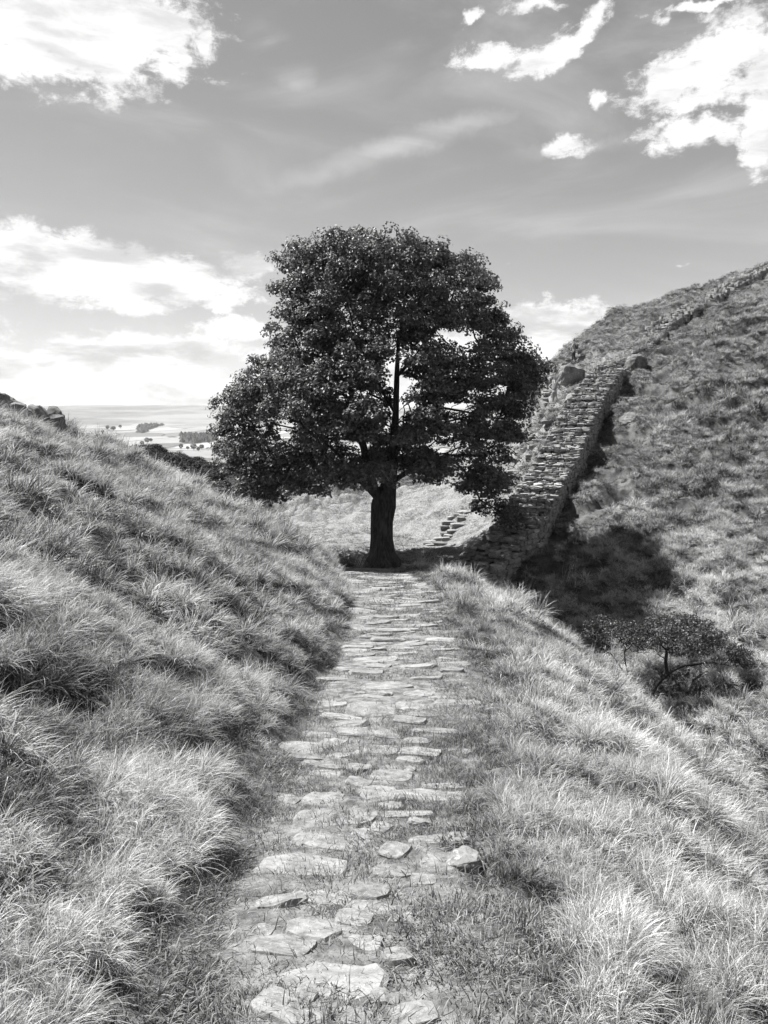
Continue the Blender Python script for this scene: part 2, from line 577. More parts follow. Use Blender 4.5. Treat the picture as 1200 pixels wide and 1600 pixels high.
M_LEAF = leaf_mat('sycamore_leaf', .04, .16, .30, .50, .4)
M_HAWL = leaf_mat('hawthorn_leaf', .025, .06, .15)
M_HEATH = leaf_mat('heather', .03, .075, .1, .8, .1)
M_FARTREE = leaf_mat('distant_leaf', .05, .09, .1, .8, .1)


def grass_mat(name, lo, hi, trans=.3, rough=.55, spec=.25):
    m, t, b = base_mat(name, rough, spec)
    blade = t.new('ShaderNodeAttribute', attribute_name='tone').outputs['Fac']
    along = t.new('ShaderNodeAttribute', attribute_name='along').outputs['Fac']
    inst = t.new('ShaderNodeAttribute', attribute_type='INSTANCER', attribute_name='itone').outputs['Fac']
    mix = t.math('ADD', t.math('MULTIPLY', blade, .55), t.math('MULTIPLY', inst, .45))
    v = t.mix(mix, lo, hi)
    # shade deep in the tuft painted in: roots darkened, tips slightly brighter
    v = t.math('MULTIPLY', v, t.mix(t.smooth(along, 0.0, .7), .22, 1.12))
    set_grey(t, b, v)
    tr = t.new('ShaderNodeBsdfTranslucent')
    c = t.new('ShaderNodeCombineColor', ins={0: v, 1: v, 2: v})
    t.l.new(c.outputs[0], tr.inputs[0])
    ms = t.new('ShaderNodeMixShader', ins={0: trans, 1: b.outputs[0], 2: tr.outputs[0]})
    t.l.new(ms.outputs[0], t.n['Material Output'].inputs['Surface'])
    return m


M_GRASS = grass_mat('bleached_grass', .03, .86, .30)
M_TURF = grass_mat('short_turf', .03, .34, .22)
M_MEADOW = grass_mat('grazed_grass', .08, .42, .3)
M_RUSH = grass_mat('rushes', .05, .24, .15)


def ground_mat():
    m, t, b = base_mat('moorland_ground', .95, .1)
    geo = t.new('ShaderNodeNewGeometry')
    pos = geo.outputs['Position']
    bare = t.new('ShaderNodeAttribute', attribute_name='bare').outputs['Fac']
    tuft = t.new('ShaderNodeAttribute', attribute_name='tuft').outputs['Fac']
    heath = t.new('ShaderNodeAttribute', attribute_name='heath').outputs['Fac']
    dist = t.new('ShaderNodeVectorMath', operation='LENGTH', ins={0: pos}).outputs['Value']
    n1 = t.noise(pos, 1.3, 8, .65)
    n2 = t.noise(pos, 9.0, 8, .7)
    n3 = t.noise(pos, 45.0, 4, .7)
    soil = t.mix(t.smooth(n2, .35, .65), .03, .11)
    trod = t.mix(t.smooth(n2, .35, .68), .08, .24)
    v = t.mix(bare, soil, trod)
    turf = t.mix(t.smooth(n1, .35, .65), .045, .14)
    turf = t.math('MULTIPLY', turf, t.mix(t.smooth(n3, .3, .7), .6, 1.2))
    v = t.mix(t.smooth(dist, 14, 34), v, turf)
    mead = t.new('ShaderNodeAttribute', attribute_name='mead').outputs['Fac']
    v = t.mix(mead, v, t.mix(t.smooth(n2, .3, .7), .10, .27))
    v = t.mix(heath, v, .05)
    # the valley beyond: pasture, rough grazing, moor
    flat = t.new('ShaderNodeVectorMath', operation='MULTIPLY', ins={0: pos, 1: (1, .55, 0)}).outputs[0]
    wob = t.new('ShaderNodeTexNoise', ins={'Vector': flat, 'Scale': .004, 'Detail': 3})
    fl2 = t.new('ShaderNodeVectorMath', operation='MULTIPLY_ADD', ins={0: wob.outputs['Color'], 1: (120, 120, 0), 2: flat}).outputs[0]
    vor = t.new('ShaderNodeTexVoronoi', feature='F1', ins={'Vector': fl2, 'Scale': .0068})
    fieldtone = t.new('ShaderNodeSeparateColor', ins={0: vor.outputs['Color']}).outputs[0]
    edge = t.new('ShaderNodeTexVoronoi', feature='DISTANCE_TO_EDGE', ins={'Vector': fl2, 'Scale': .0068}).outputs['Distance']
    past = t.mix(fieldtone, .10, .30)
    grain = t.noise(flat, .02, 8, .7)
    past = t.math('MULTIPLY', past, t.mix(grain, .75, 1.25))
    past = t.mix(t.math('MULTIPLY', t.smooth(edge, .018, .045, 1.0, 0.0), .85), past, .06)
    moor = t.mix(t.smooth(t.noise(flat, .0016, 8, .62), .38, .62), .09, .22)
    far = t.mix(t.smooth(dist, 2500, 3700), past, moor)
    v = t.mix(t.smooth(dist, 95, 210), v, far)
    set_grey(t, b, v)
    hgt = t.math('ADD', t.math('MULTIPLY', n2, .6), t.math('MULTIPLY', n3, .25))
    bp = t.new('ShaderNodeBump', ins={'Height': hgt, 'Strength': .8, 'Distance': .06})
    t.l.new(bp.outputs[0], b.inputs['Normal'])
    return m


M_GROUND = ground_mat()


def heathness(x, y):
    ridge = -4.75 + .262 * (-11.2 - x)
    return sstep(y, 41, 45) * (1 - sstep(y, 66, 80)) * (1 - sstep(x, -9.8, -8.4)) * sstep(x, -21, -18)


gv = np.stack([GX, GY, GZ], -1).reshape(-1, 3)
fx_, fy_ = GX.ravel(), GY.ravel()
attrs = {'bare': (1 - offpath(fx_, fy_)), 'tuft': tuss(fx_, fy_), 'heath': heathness(fx_, fy_),
         'mead': sstep(fy_, 31, 32) * (1 - sstep(fy_, 56, 64)) * (1 - sstep(wall_side(fx_, fy_), -1.8, -1.2)) * sstep(fx_, -9, -6)}
ground = link('ground', mesh_np('ground', gv, gf, M_GROUND, True, attrs))
tag(ground, kind='structure')


# ---------------------------------------------------------------- grass: clump meshes, scattered as one uncountable mass
def clump(rng, n, r, h, hvar, width, lean, spread, bend, segs, tip=0.0, up=0.0):
    """n blades growing from a disc of radius r; 'lean' is the wind's push towards +x"""
    V = []; F3 = []; F4 = []; tone = []; along = []
    base = 0
    a = rng.uniform(0, 2 * np.pi, n)
    rr = r * np.sqrt(rng.uniform(0, 1, n))
    bx, by = rr * np.cos(a), rr * np.sin(a)
    for i in range(n):
        hh = h * (1 + hvar * rng.uniform(-1, 1))
        oa = a[i] + rng.normal(0, .9)
        sp = spread * abs(rng.normal(.6, .5))
        d = np.array([math.cos(oa) * sp + lean * rng.uniform(.35, 1.3), math.sin(oa) * sp, 1.0 + up])
        d /= np.linalg.norm(d)
        if rng.uniform() < .13:      # a broken or trampled blade lying across the others
            d = np.array([rng.normal(0, 1), rng.normal(0, 1), rng.uniform(.25, .8)])
            d /= np.linalg.norm(d)
        wv_ = np.array([lean * .8 + math.cos(oa) * .4, math.sin(oa) * .4 + rng.normal(0, .12), -1.0 * rng.uniform(.4, 1.3)])
        p = np.array([bx[i], by[i], -.02])
        fa = rng.uniform(0, np.pi)
        side = np.array([math.cos(fa), math.sin(fa), 0])
        w = width * rng.uniform(.6, 1.25)
        sl_ = hh / segs
        t0 = rng.uniform(0, 1)
        for k in range(segs + 1):
            f = k / segs
            ww = w * (1 - f ** 1.6) * .5 + (w * .06)
            if k < segs:
                V.append(p - side * ww); V.append(p + side * ww)
                tone += [t0, t0]; along += [f, f]
            else:
                V.append(p.copy()); tone.append(t0); along.append(1.0)
            if k < segs - 1:
                q = base + 2 * k
                F4.append((q, q + 1, q + 3, q + 2))
            elif k == segs - 1:
                q = base + 2 * k
                F3.append((q, q + 1, q + 2))
            d = d + wv_ * bend * sl_ / max(h, .01) * (0.5 + f)
            d /= np.linalg.norm(d)
            p = p + d * sl_
        base += 2 * segs + 1
    return np.array(V), [np.array(F4).reshape(-1, 4), np.array(F3)], {'tone': tone, 'along': along}


def tufts(rng, k, R0, n, r, h, hvar, width, lean, spread, bend, segs):
    """a patch of k separate tufts"""
    VV = []; A3 = []; A4 = []; T = []; A = []
    off = 0
    for i in range(k):
        a = 2 * np.pi * (i + rng.uniform(-.25, .25)) / k
        v, (f4, f3), at = clump(rng, n, r, h * rng.uniform(.75, 1.2), hvar, width, lean * rng.uniform(.5, 1.3), spread, bend, segs)
        v = v + np.array([math.cos(a) * R0, math.sin(a) * R0, 0])
        VV.append(v); A3.append(f3 + off); A4.append(f4 + off)
        T += list(np.clip(np.array(at['tone']) * .75 + rng.uniform(0, .25), 0, 1)); A += at['along']
        off += len(v)
    return np.concatenate(VV), [np.concatenate(A4), np.concatenate(A3)], {'tone': T, 'along': A}


def stems(rng, n, r, h, width, lean):
    """tall flowering stems with a loose seed head"""
    V = []; F3 = []; F4 = []; tone = []; along = []
    for i in range(n):
        a = rng.uniform(0, 2 * np.pi); rr = r * math.sqrt(rng.uniform())
        p = np.array([rr * math.cos(a), rr * math.sin(a), 0])
        hh = h * rng.uniform(.6, 1.15)
        d = np.array([lean * rng.uniform(.1, 1.1) + rng.normal(0, .09), rng.normal(0, .12), 1.0])
        side = np.array([1.0, 0.2, 0]) * width * .5
        t0 = rng.uniform(.5, 1)
        b = len(V)
        for k in range(5):
            V += [p - side, p + side]
            tone += [t0, t0]; along += [k / 4, k / 4]
            if k < 4:
                F4.append((b + 2 * k, b + 2 * k + 1, b + 2 * k + 3, b + 2 * k + 2))
            d = d + np.array([lean * .12, 0, -.03])
            p = p + d / np.linalg.norm(d) * hh / 4
        for k in range(9):
            q = p - d / np.linalg.norm(d) * rng.uniform(0, .16 * hh)
            e = q + np.array([rng.normal(.006, .010), rng.normal(0, .010), rng.uniform(.004, .02)])
            b = len(V)
            V += [q, e, e + np.array([.004, .002, -.006])]
            tone += [t0] * 3; along += [1] * 3
            F3.append((b, b + 1, b + 2))
    return np.array(V), [np.array(F4), np.array(F3)], {'tone': tone, 'along': along}


GRASS_COL = []


def family(name, mats, makers):
    c = bpy.data.collections.new(name)
    for i, (mk, mt) in enumerate(makers):
        v, f, a = mk
        me = mesh_np('%s_%d' % (name, i), v, f, mt, False, a)
        o = bpy.data.objects.new('%s_%02d' % (name, i), me)
        c.objects.link(o)
    return c


rg = np.random.RandomState(7)
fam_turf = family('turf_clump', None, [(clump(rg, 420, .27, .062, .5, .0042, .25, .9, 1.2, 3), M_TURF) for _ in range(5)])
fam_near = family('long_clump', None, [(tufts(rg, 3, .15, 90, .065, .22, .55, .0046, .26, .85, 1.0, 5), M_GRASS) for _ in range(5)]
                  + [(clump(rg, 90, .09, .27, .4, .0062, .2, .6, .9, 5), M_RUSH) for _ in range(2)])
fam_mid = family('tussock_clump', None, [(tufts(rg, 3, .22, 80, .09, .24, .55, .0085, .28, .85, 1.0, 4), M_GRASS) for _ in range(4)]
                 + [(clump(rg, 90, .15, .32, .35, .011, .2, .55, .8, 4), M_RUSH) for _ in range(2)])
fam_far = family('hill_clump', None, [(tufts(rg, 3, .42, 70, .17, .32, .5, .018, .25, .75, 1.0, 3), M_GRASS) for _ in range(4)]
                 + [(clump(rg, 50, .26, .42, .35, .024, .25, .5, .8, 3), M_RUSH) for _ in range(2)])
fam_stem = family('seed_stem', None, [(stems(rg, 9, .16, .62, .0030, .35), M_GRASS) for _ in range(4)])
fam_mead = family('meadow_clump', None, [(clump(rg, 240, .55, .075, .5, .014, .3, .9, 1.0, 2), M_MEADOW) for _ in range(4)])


fam_rough = family('rough_clump', None, [(clump(rg, 240, .55, .085, .5, .014, .3, .9, 1.0, 2), M_TURF) for _ in range(4)])


def scatter(name, pts, rot, scl, kind, itone, coll):
    n = len(pts)
    me = bpy.data.meshes.new(name)
    me.vertices.add(n)
    me.vertices.foreach_set('co', np.asarray(pts, np.float32).ravel())
    a = me.attributes.new('rotv', 'FLOAT_VECTOR', 'POINT'); a.data.foreach_set('vector', np.asarray(rot, np.float32).ravel())
    a = me.attributes.new('sclv', 'FLOAT_VECTOR', 'POINT'); a.data.foreach_set('vector', np.asarray(scl, np.float32).ravel())
    a = me.attributes.new('pick', 'INT', 'POINT'); a.data.foreach_set('value', np.asarray(kind, np.int32))
    a = me.attributes.new('itone', 'FLOAT', 'POINT'); a.data.foreach_set('value', np.asarray(itone, np.float32))
    o = link(name, me)
    ng = bpy.data.node_groups.new(name + '_scatter', 'GeometryNodeTree')
    ng.interface.new_socket('Geometry', in_out='INPUT', socket_type='NodeSocketGeometry')
    ng.interface.new_socket('Geometry', in_out='OUTPUT', socket_type='NodeSocketGeometry')
    gi = ng.nodes.new('NodeGroupInput'); go = ng.nodes.new('NodeGroupOutput')
    ci = ng.nodes.new('GeometryNodeCollectionInfo')
    ci.inputs['Collection'].default_value = coll
    ci.inputs['Separate Children'].default_value = True
    ci.inputs['Reset Children'].default_value = True
    iop = ng.nodes.new('GeometryNodeInstanceOnPoints')
    iop.inputs['Pick Instance'].default_value = True

    def named(nm, typ):
        q = ng.nodes.new('GeometryNodeInputNamedAttribute')
        q.data_type = typ
        q.inputs['Name'].default_value = nm
        return q.outputs['Attribute']
    L = ng.links.new
    L(gi.outputs[0], iop.inputs['Points'])
    L(ci.outputs[0], iop.inputs['Instance'])
    L(named('pick', 'INT'), iop.inputs['Instance Index'])
    L(named('rotv', 'FLOAT_VECTOR'), iop.inputs['Rotation'])
    L(named('sclv', 'FLOAT_VECTOR'), iop.inputs['Scale'])
    L(iop.outputs[0], go.inputs[0])
    md = o.modifiers.new('scatter', 'NODES')
    md.node_group = ng
    return tag(o, kind='stuff')


# flagstones of the path: (x, y, width, depth) measured on the ground
SLABS = [
    (-0.08, 1.91, 0.10, 0.07), (0.09, 1.92, 0.12, 0.09), (-0.28, 1.94, 0.20, 0.12), (0.00, 2.01, 0.09, 0.06), (-0.25, 2.03, 0.09, 0.06),
    (-0.17, 2.10, 0.29, 0.17), (-0.40, 2.12, 0.11, 0.09), (0.04, 2.23, 0.10, 0.08), (-0.34, 2.30, 0.20, 0.10), (-0.07, 2.32, 0.12, 0.09),
    (-0.25, 2.40, 0.18, 0.16), (-0.43, 2.42, 0.07, 0.08), (-0.11, 2.51, 0.13, 0.11), (0.09, 2.51, 0.09, 0.08), (-0.04, 2.59, 0.18, 0.12),
    (-0.41, 2.66, 0.20, 0.11), (-0.24, 2.71, 0.21, 0.13), (-0.06, 2.76, 0.14, 0.12), (0.16, 2.86, 0.10, 0.09), (0.03, 2.96, 0.17, 0.11),
    (-0.36, 3.01, 0.35, 0.23), (0.25, 3.07, 0.15, 0.17), (-0.27, 3.07, 0.17, 0.11), (0.05, 3.20, 0.13, 0.14), (-0.25, 3.33, 0.33, 0.18),
    (-0.09, 3.42, 0.14, 0.15), (-0.01, 3.51, 0.10, 0.11), (0.18, 3.58, 0.11, 0.09), (-0.33, 3.63, 0.27, 0.30), (-0.15, 3.68, 0.20, 0.16),
    (0.13, 3.69, 0.25, 0.07), (0.04, 3.86, 0.15, 0.10), (-0.55, 3.97, 0.14, 0.13), (-0.35, 3.98, 0.21, 0.19), (-0.03, 4.06, 0.21, 0.23),
    (-0.16, 4.26, 0.15, 0.12), (0.06, 4.38, 0.24, 0.16), (-0.37, 4.43, 0.19, 0.13), (0.17, 4.51, 0.07, 0.08), (-0.17, 4.59, 0.16, 0.12),
    (0.17, 4.73, 0.17, 0.13), (-0.31, 4.87, 0.14, 0.12), (-0.10, 5.00, 0.39, 0.23), (0.24, 5.22, 0.19, 0.15), (-0.38, 5.22, 0.17, 0.14),
    (0.06, 5.49, 0.23, 0.25), (-0.20, 5.53, 0.33, 0.25), (0.21, 5.84, 0.26, 0.21), (-0.05, 5.88, 0.21, 0.20), (-0.11, 6.25, 0.39, 0.43),
    (0.26, 6.38, 0.27, 0.29), (0.01, 6.92, 0.13, 0.15), (-0.24, 6.98, 0.10, 0.12), (0.35, 6.98, 0.25, 0.27), (0.59, 7.22, 0.18, 0.20),
    (0.03, 7.29, 0.49, 0.48), (0.46, 7.66, 0.32, 0.35), (-0.20, 7.99, 0.35, 0.39), (0.40, 8.40, 0.39, 0.42), (-0.10, 8.88, 0.52, 0.57),
    (0.24, 8.98, 0.24, 0.26), (0.26, 9.88, 0.29, 0.31), (-0.16, 10.24, 0.54, 0.43), (0.05, 10.66, 0.47, 0.37), (-0.27, 10.85, 0.28, 0.31),
    (0.49, 10.92, 0.38, 0.38), (-0.32, 11.79, 0.38, 0.37), (0.72, 12.08, 0.35, 0.38), (0.22, 12.16, 0.56, 0.46), (-0.37, 13.15, 0.49, 0.44),
    (0.00, 13.15, 0.46, 0.44), (0.48, 13.52, 0.40, 0.44), (-0.29, 14.43, 0.25, 0.28), (0.26, 14.53, 0.38, 0.42), (-0.53, 14.99, 0.34, 0.37),
    (0.07, 15.33, 0.23, 0.25), (-0.14, 15.94, 0.65, 0.62), (0.42, 15.94, 0.42, 0.46), (-0.62, 16.33, 0.28, 0.31), (0.03, 17.00, 0.63, 0.56),
    (-0.60, 17.74, 0.57, 0.61), (0.32, 17.90, 0.47, 0.46), (-0.37, 18.37, 0.53, 0.58), (0.00, 18.88, 0.59, 0.52), (-0.12, 19.41, 0.45, 0.50),
    (-0.60, 20.59, 0.71, 0.78), (0.00, 21.93, 0.57, 0.63), (-0.50, 22.86, 0.67, 0.74), (-0.33, 24.80, 0.64, 0.71), (-0.89, 25.21, 0.57, 0.62),
]


def on_slab(x, y, shrink=.42):
    m = np.zeros(len(x), bool)
    for a, b, w, d in SLABS:
        m |= ((x - a) / (w * shrink * 1.2)) ** 2 + ((y - b) / (d * shrink * 1.15 + .02)) ** 2 < 1
    return m


def sector(rng, r0, r1, dens, half=R(37), power=1.0):
    area = half * (r1 * r1 - r0 * r0)
    n = int(area * dens)
    r = np.sqrt(rng.uniform(r0 * r0, r1 * r1, n))
    a = rng.uniform(-half, half, n)
    return r * np.sin(a), r * np.cos(a)


def grad(x, y, e=.25):
    return (height(x + e, y) - height(x - e, y)) / (2 * e), (height(x, y + e) - height(x, y - e)) / (2 * e)


def lay(name, x, y, coll, nv, scale, rng, light_share=.72, n_light=4, n_dark=2, zr=R(38), tiltf=.55, zs=None, dark_noise=.9, tone_bias=0.0):
    n = len(x)
    z = height(x, y)
    gx, gy = grad(x, y)
    rz = rng.normal(0, zr * .6, n)
    c, s = np.cos(-rz), np.sin(-rz)
    lx, ly = gx * c - gy * s, gx * s + gy * c
    rot = np.stack([np.arctan(ly) * tiltf, -np.arctan(lx) * tiltf, rz], -1)
    if zs is None:
        zs = np.ones(n)
    scl = np.stack([scale, scale, scale * zs], -1)
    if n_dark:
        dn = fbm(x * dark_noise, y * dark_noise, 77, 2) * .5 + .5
        dark = (dn + rng.normal(0, .10, n) + (.55 - tuss(x, y)) * .75) > light_share  # dark rushes favoured in creases, pale grass on tops: shading put into the colour
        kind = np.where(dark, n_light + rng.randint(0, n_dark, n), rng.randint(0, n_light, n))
    else:
        kind = rng.randint(0, n_light, n)
    it = np.clip(.5 + .55 * fbm(x * .6, y * .6, 90, 3) + rng.normal(0, .16, n) + tone_bias, 0, 1)
    hollow = sstep(x - path_x(y), 4.5, 6.5) * (1 - sstep(y, 27, 30)) * sstep(y, 12, 16)
    it = np.clip(it + .30 * hollow, 0, 1)  # hollow's grass painted lighter to offset the shade falling there
    return scatter(name, np.stack([x, y, z], -1), rot, scl, kind, it, coll)


ROCK_AT = [(-7.75, 15.1), (-7.3, 15.3), (-6.9, 15.6), (-6.5, 15.8)]


def under_wall(x, y):
    sd = wall_side(x, y)
    for a, b in ROCK_AT:
        sd = np.where(np.hypot(x - a, y - b) < .42, -1.0, sd)
        y = np.where(np.hypot(x - a, y - b) < .42, 40.0, y)
    return (sd > -2.15) & (sd < .08) & (y > 29.3) & (y < 50)


rng = np.random.RandomState(3)
# near, 0.9 - 6 m
x, y = sector(rng, .55, 3.4, 170, R(42))
x2, y2 = sector(rng, 3.4, 6.2, 95, R(40))
x = np.concatenate([x, x2]); y = np.concatenate([y, y2])
m = rough(x, y); t = tuss(x, y)
long_ = (m > .42) & (rng.uniform(0, 1, len(x)) < (t - .38) * 5)
sc = .86 * (.34 + .95 * t) * (.55 + .5 * m) * rng.uniform(.75, 1.2, len(x)) * np.interp(np.hypot(x, y), [1, 3.5, 6], [.58, .70, .92])
a_, b_ = x[long_], y[long_]
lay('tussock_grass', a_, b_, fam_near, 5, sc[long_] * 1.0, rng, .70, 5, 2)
x, y = sector(rng, .55, 6.2, 84, R(40))
clear = ~on_slab(x, y)
x, y = x[clear], y[clear]
m = offpath(x, y)
gap = fbm(x * 3.0, y * 3.0, 130, 2)
keep = (rng.uniform(0, 1, len(x)) < np.where(m > .5, .5, .50 + .55 * gap))
lay('short_grass', x[keep], y[keep], fam_turf, 5, rng.uniform(.6, 1.2, keep.sum()), rng, 9, 4, 0, R(180), .9)
# middle, 6 - 14 m
x, y = sector(rng, 6.0, 14.5, 26, R(38))
m = rough(x, y); t = tuss(x, y)
k = (m > .4) & (rng.uniform(0, 1, len(x)) < (t - .40) * 5.5)
sc = .9 * (.28 + .95 * t) * (.5 + .55 * m) * rng.uniform(.75, 1.2, len(x))
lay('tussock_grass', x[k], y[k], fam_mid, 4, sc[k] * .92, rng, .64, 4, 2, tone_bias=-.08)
x, y = sector(rng, 6.0, 14.5, 22, R(38))
clear = ~on_slab(x, y)
x, y = x[clear], y[clear]
gap = fbm(x * 2.2, y * 2.2, 130, 2)
k = rng.uniform(0, 1, len(x)) < np.where(offpath(x, y) > .5, .8, .45 + .6 * gap)
lay('short_grass', x[k], y[k], fam_turf, 5, rng.uniform(1.0, 1.7, k.sum()), rng, 9, 4, 0, R(180), .9, zs=np.full(k.sum(), .8))
# 14 - 33 m
x, y = sector(rng, 14.0, 33.5, 12, R(36))
m = rough(x, y); t = tuss(x, y)
inmead = (y > 30.9) & (wall_side(x, y) < 0) & (x > -6)
k = (m > .35) & (rng.uniform(0, 1, len(x)) < (t - .40) * 5.5) & ~under_wall(x, y) & ~inmead
sc = (.45 + .9 * t) * (.5 + .6 * m) * rng.uniform(.75, 1.2, len(x))
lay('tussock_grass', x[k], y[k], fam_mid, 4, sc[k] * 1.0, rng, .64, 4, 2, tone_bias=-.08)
x, y = sector(rng, 14.0, 33.5, 8, R(36))
k = (rng.uniform(0, 1, len(x)) < np.where(offpath(x, y) > .5, .8, .45)) & ~under_wall(x, y)
lay('short_grass', x[k], y[k], fam_rough, 4, rng.uniform(.6, 1.1, k.sum()), rng, 9, 4, 0, R(180), .9)
# the meadow and the opposite hill
x, y = sector(rng, 32.5, 84, 8.0, R(35))
ws = wall_side(x, y)
mead = (ws < 0) & (x - .26 * (y - 31) < 4.6) & (y < 62) & (x > -9 - .1 * (y - 31))
hh = heathness(x, y)
t = tuss(x, y)
k = ~under_wall(x, y) & ~mead & (hh < .4) & (rng.uniform(0, 1, len(x)) < (t - .36) * 5)
sc = (.28 + 1.0 * t) * rng.uniform(.7, 1.25, len(x)) * np.where((ws > 0) & (ws < 3.2), .55, 1)
sc = sc * np.where(ws < -1.9, .62, 1.0)
lay('hill_grass', x[k], y[k], fam_far, 4, sc[k] * .95, rng, .50, 4, 2, dark_noise=.30, tone_bias=-.22)
x, y = sector(rng, 31.6, 80, 2.6, R(34))
ws = wall_side(x, y)
k = ~under_wall(x, y) & (ws > -1.2)
lay('rough_grass', x[k], y[k], fam_rough, 4, rng.uniform(.7, 1.5, k.sum()), rng, 9, 4, 0, R(180), .9, tone_bias=-.3)
k = ~under_wall(x, y) & (ws <= -1.2)
lay('meadow_grass', x[k], y[k], fam_mead, 4, rng.uniform(.7, 1.5, k.sum()), rng, 9, 4, 0, R(180), .9, tone_bias=.12)
# flowering stems on the right-hand bank and below the wall
x, y = sector(rng, 1.6, 30, 5.5, R(34))
sr = x - path_x(y) - path_w(y)
clus = fbm(x * .55, y * .55, 140, 2)
k = (sr > .25) & (clus > .02) & (rng.uniform(0, 1, len(x)) < .6) & ~under_wall(x, y) & (wall_side(x, y) < 3) | ((sr < -1.5) & (clus > .45) & (x < 0) & (rng.uniform(0, 1, len(x)) < .3))
d = np.hypot(x, y)
lay('seeding_grass', x[k], y[k], fam_stem, 4, rng.uniform(.7, 1.15, k.sum()) * np.interp(d[k], [2, 30], [.8, 1.35]), rng, 9, 4, 0)

# ---------------------------------------------------------------- stones
def outline(rng, w, d, n, ragged, square=(2.6, 5.0)):
    """irregular rounded outline about w x d"""
    a = (np.arange(n) + rng.uniform(-.3, .3, n)) / n * 2 * np.pi
    e = 2.0 / rng.uniform(*square)
    c, s = np.cos(a), np.sin(a)
    r = 1 + rng.uniform(-ragged, ragged, n)
    return np.stack([np.sign(c) * np.abs(c) ** e * w / 2 * r, np.sign(s) * np.abs(s) ** e * d / 2 * r], -1)


def stone_mesh(rng, name, mat, w=1.0, d=1.0, h=1.0, n=9, ragged=.12, inset=.1, dome=.0, square=(2.6, 5.0)):
    """a slab or block: base, waist, shoulder and slightly uneven top; about 50 triangles"""
    o = outline(rng, w, d, n, ragged, square)
    ctr = np.zeros(2)
    k = 1 - inset
    rings = [np.c_[o * rng.uniform(.90, .99), np.full(n, -h / 2)],
             np.c_[o, h / 2 - inset * h * rng.uniform(1.0, 2.5, n)],
             np.c_[o * k, h / 2 + rng.uniform(-.06, .06, n) * h]]
    V = np.concatenate(rings + [np.array([[0, 0, h / 2 + dome * h + rng.uniform(-.03, .05) * h]])])
    F4 = []; F3 = []
    for r in range(2):
        for i in range(n):
            j = (i + 1) % n
            F4.append((r * n + i, r * n + j, (r + 1) * n + j, (r + 1) * n + i))
    for i in range(n):
        F3.append((2 * n + i, 2 * n + (i + 1) % n, 3 * n))
    return mesh_np(name, V, [np.array(F4), np.array(F3)], mat)


def weld_stones(name, items, mat):
    """join far stones into one mesh: items are (mesh, matrix-like loc, rot, scale)"""
    VV = []; F3 = []; F4 = []; off = 0
    cache = {}
    for me, loc, rot, sc in items:
        if me.name not in cache:
            v = np.empty(len(me.vertices) * 3, np.float32); me.vertices.foreach_get('co', v)
            cache[me.name] = (v.reshape(-1, 3), np.array([p.vertices[:] for p in me.polygons if len(p.vertices) == 4]).reshape(-1, 4),
                              np.array([p.vertices[:] for p in me.polygons if len(p.vertices) == 3]).reshape(-1, 3))
        v, f4, f3 = cache[me.name]
        m = np.array(Euler(rot).to_matrix())
        VV.append((v * np.array(sc)) @ m.T + np.array(loc))
        F4.append(f4 + off); F3.append(f3 + off); off += len(v)
    return mesh_np(name, np.concatenate(VV), [np.concatenate(F4), np.concatenate(F3)], mat)


srng = np.random.RandomState(21)

path_root = link('path', None, loc=(0, 0, 0))
tag(path_root, kind='structure')
slab_kinds = [stone_mesh(srng, 'path_slab', M_SLAB, 1, 1, 1, 11, .10, .09, .03, (2.1, 3.4)) for _ in range(12)]
extra = []
for k in range(400):
    if len(extra) >= 120:
        break
    yy = 3.0 * (10.0 ** srng.uniform(0, 1.0))
    w_ = float(path_w(np.array([yy]))[0]); xx = float(path_x(np.array([yy]))[0]) + srng.uniform(-.85, .8) * w_
    ww = srng.uniform(.18, .42) * (1 + yy * .03); dd = ww * srng.uniform(.28, .6)
    if all((xx - a) ** 2 / ((ww + c) * .5) ** 2 + (yy - b) ** 2 / ((dd + e) * .55) ** 2 > 1 for a, b, c, e in SLABS + extra):
        extra.append((xx, yy, ww, dd))
for i, (sx_, sy_, sw_, sd_) in enumerate(SLABS + extra):
    near = sy_ < 7
    sd_ = min(sd_, sw_ * srng.uniform(.45, .8)) if not near else sd_
    gx, gy = grad(np.array([sx_]), np.array([sy_]), .2)
    th = srng.uniform(.07, .12) * (1.0 if near else 1.5)
    sw_ *= 1.2; sd_ *= 1.15
    rot = (math.atan(float(gy[0])) * .75 + srng.normal(0, .05), -math.atan(float(gx[0])) * .6 + srng.normal(0, .05), srng.normal(-.12 if near else 0, .16))
    link('stone', slab_kinds[i % 12], path_root, (sx_, sy_, H(sx_, sy_) - th * .5 + srng.uniform(-.002, .019) * (1 if near else 1.6)), rot, (sw_, sd_, th))

# ---------------------------------------------------------------- the Roman wall climbing the hill
wl = [0.0]
for a, b in zip(WALL[:-1], WALL[1:]):
    wl.append(wl[-1] + math.hypot(*(b - a)))
wl = np.array(wl)


def wall_pt(s, off=0.0):
    """point on the wall at distance s, 'off' metres to the left of its right face"""
    x = np.interp(s, wl, WALL[:, 0]); y = np.interp(s, wl, WALL[:, 1])
    e = .6
    tx = np.interp(s + e, wl, WALL[:, 0]) - np.interp(s - e, wl, WALL[:, 0])
    ty = np.interp(s + e, wl, WALL[:, 1]) - np.interp(s - e, wl, WALL[:, 1])
    L = math.hypot(tx, ty)
    tx, ty = tx / L, ty / L
    return x - ty * off, y + tx * off, tx, ty


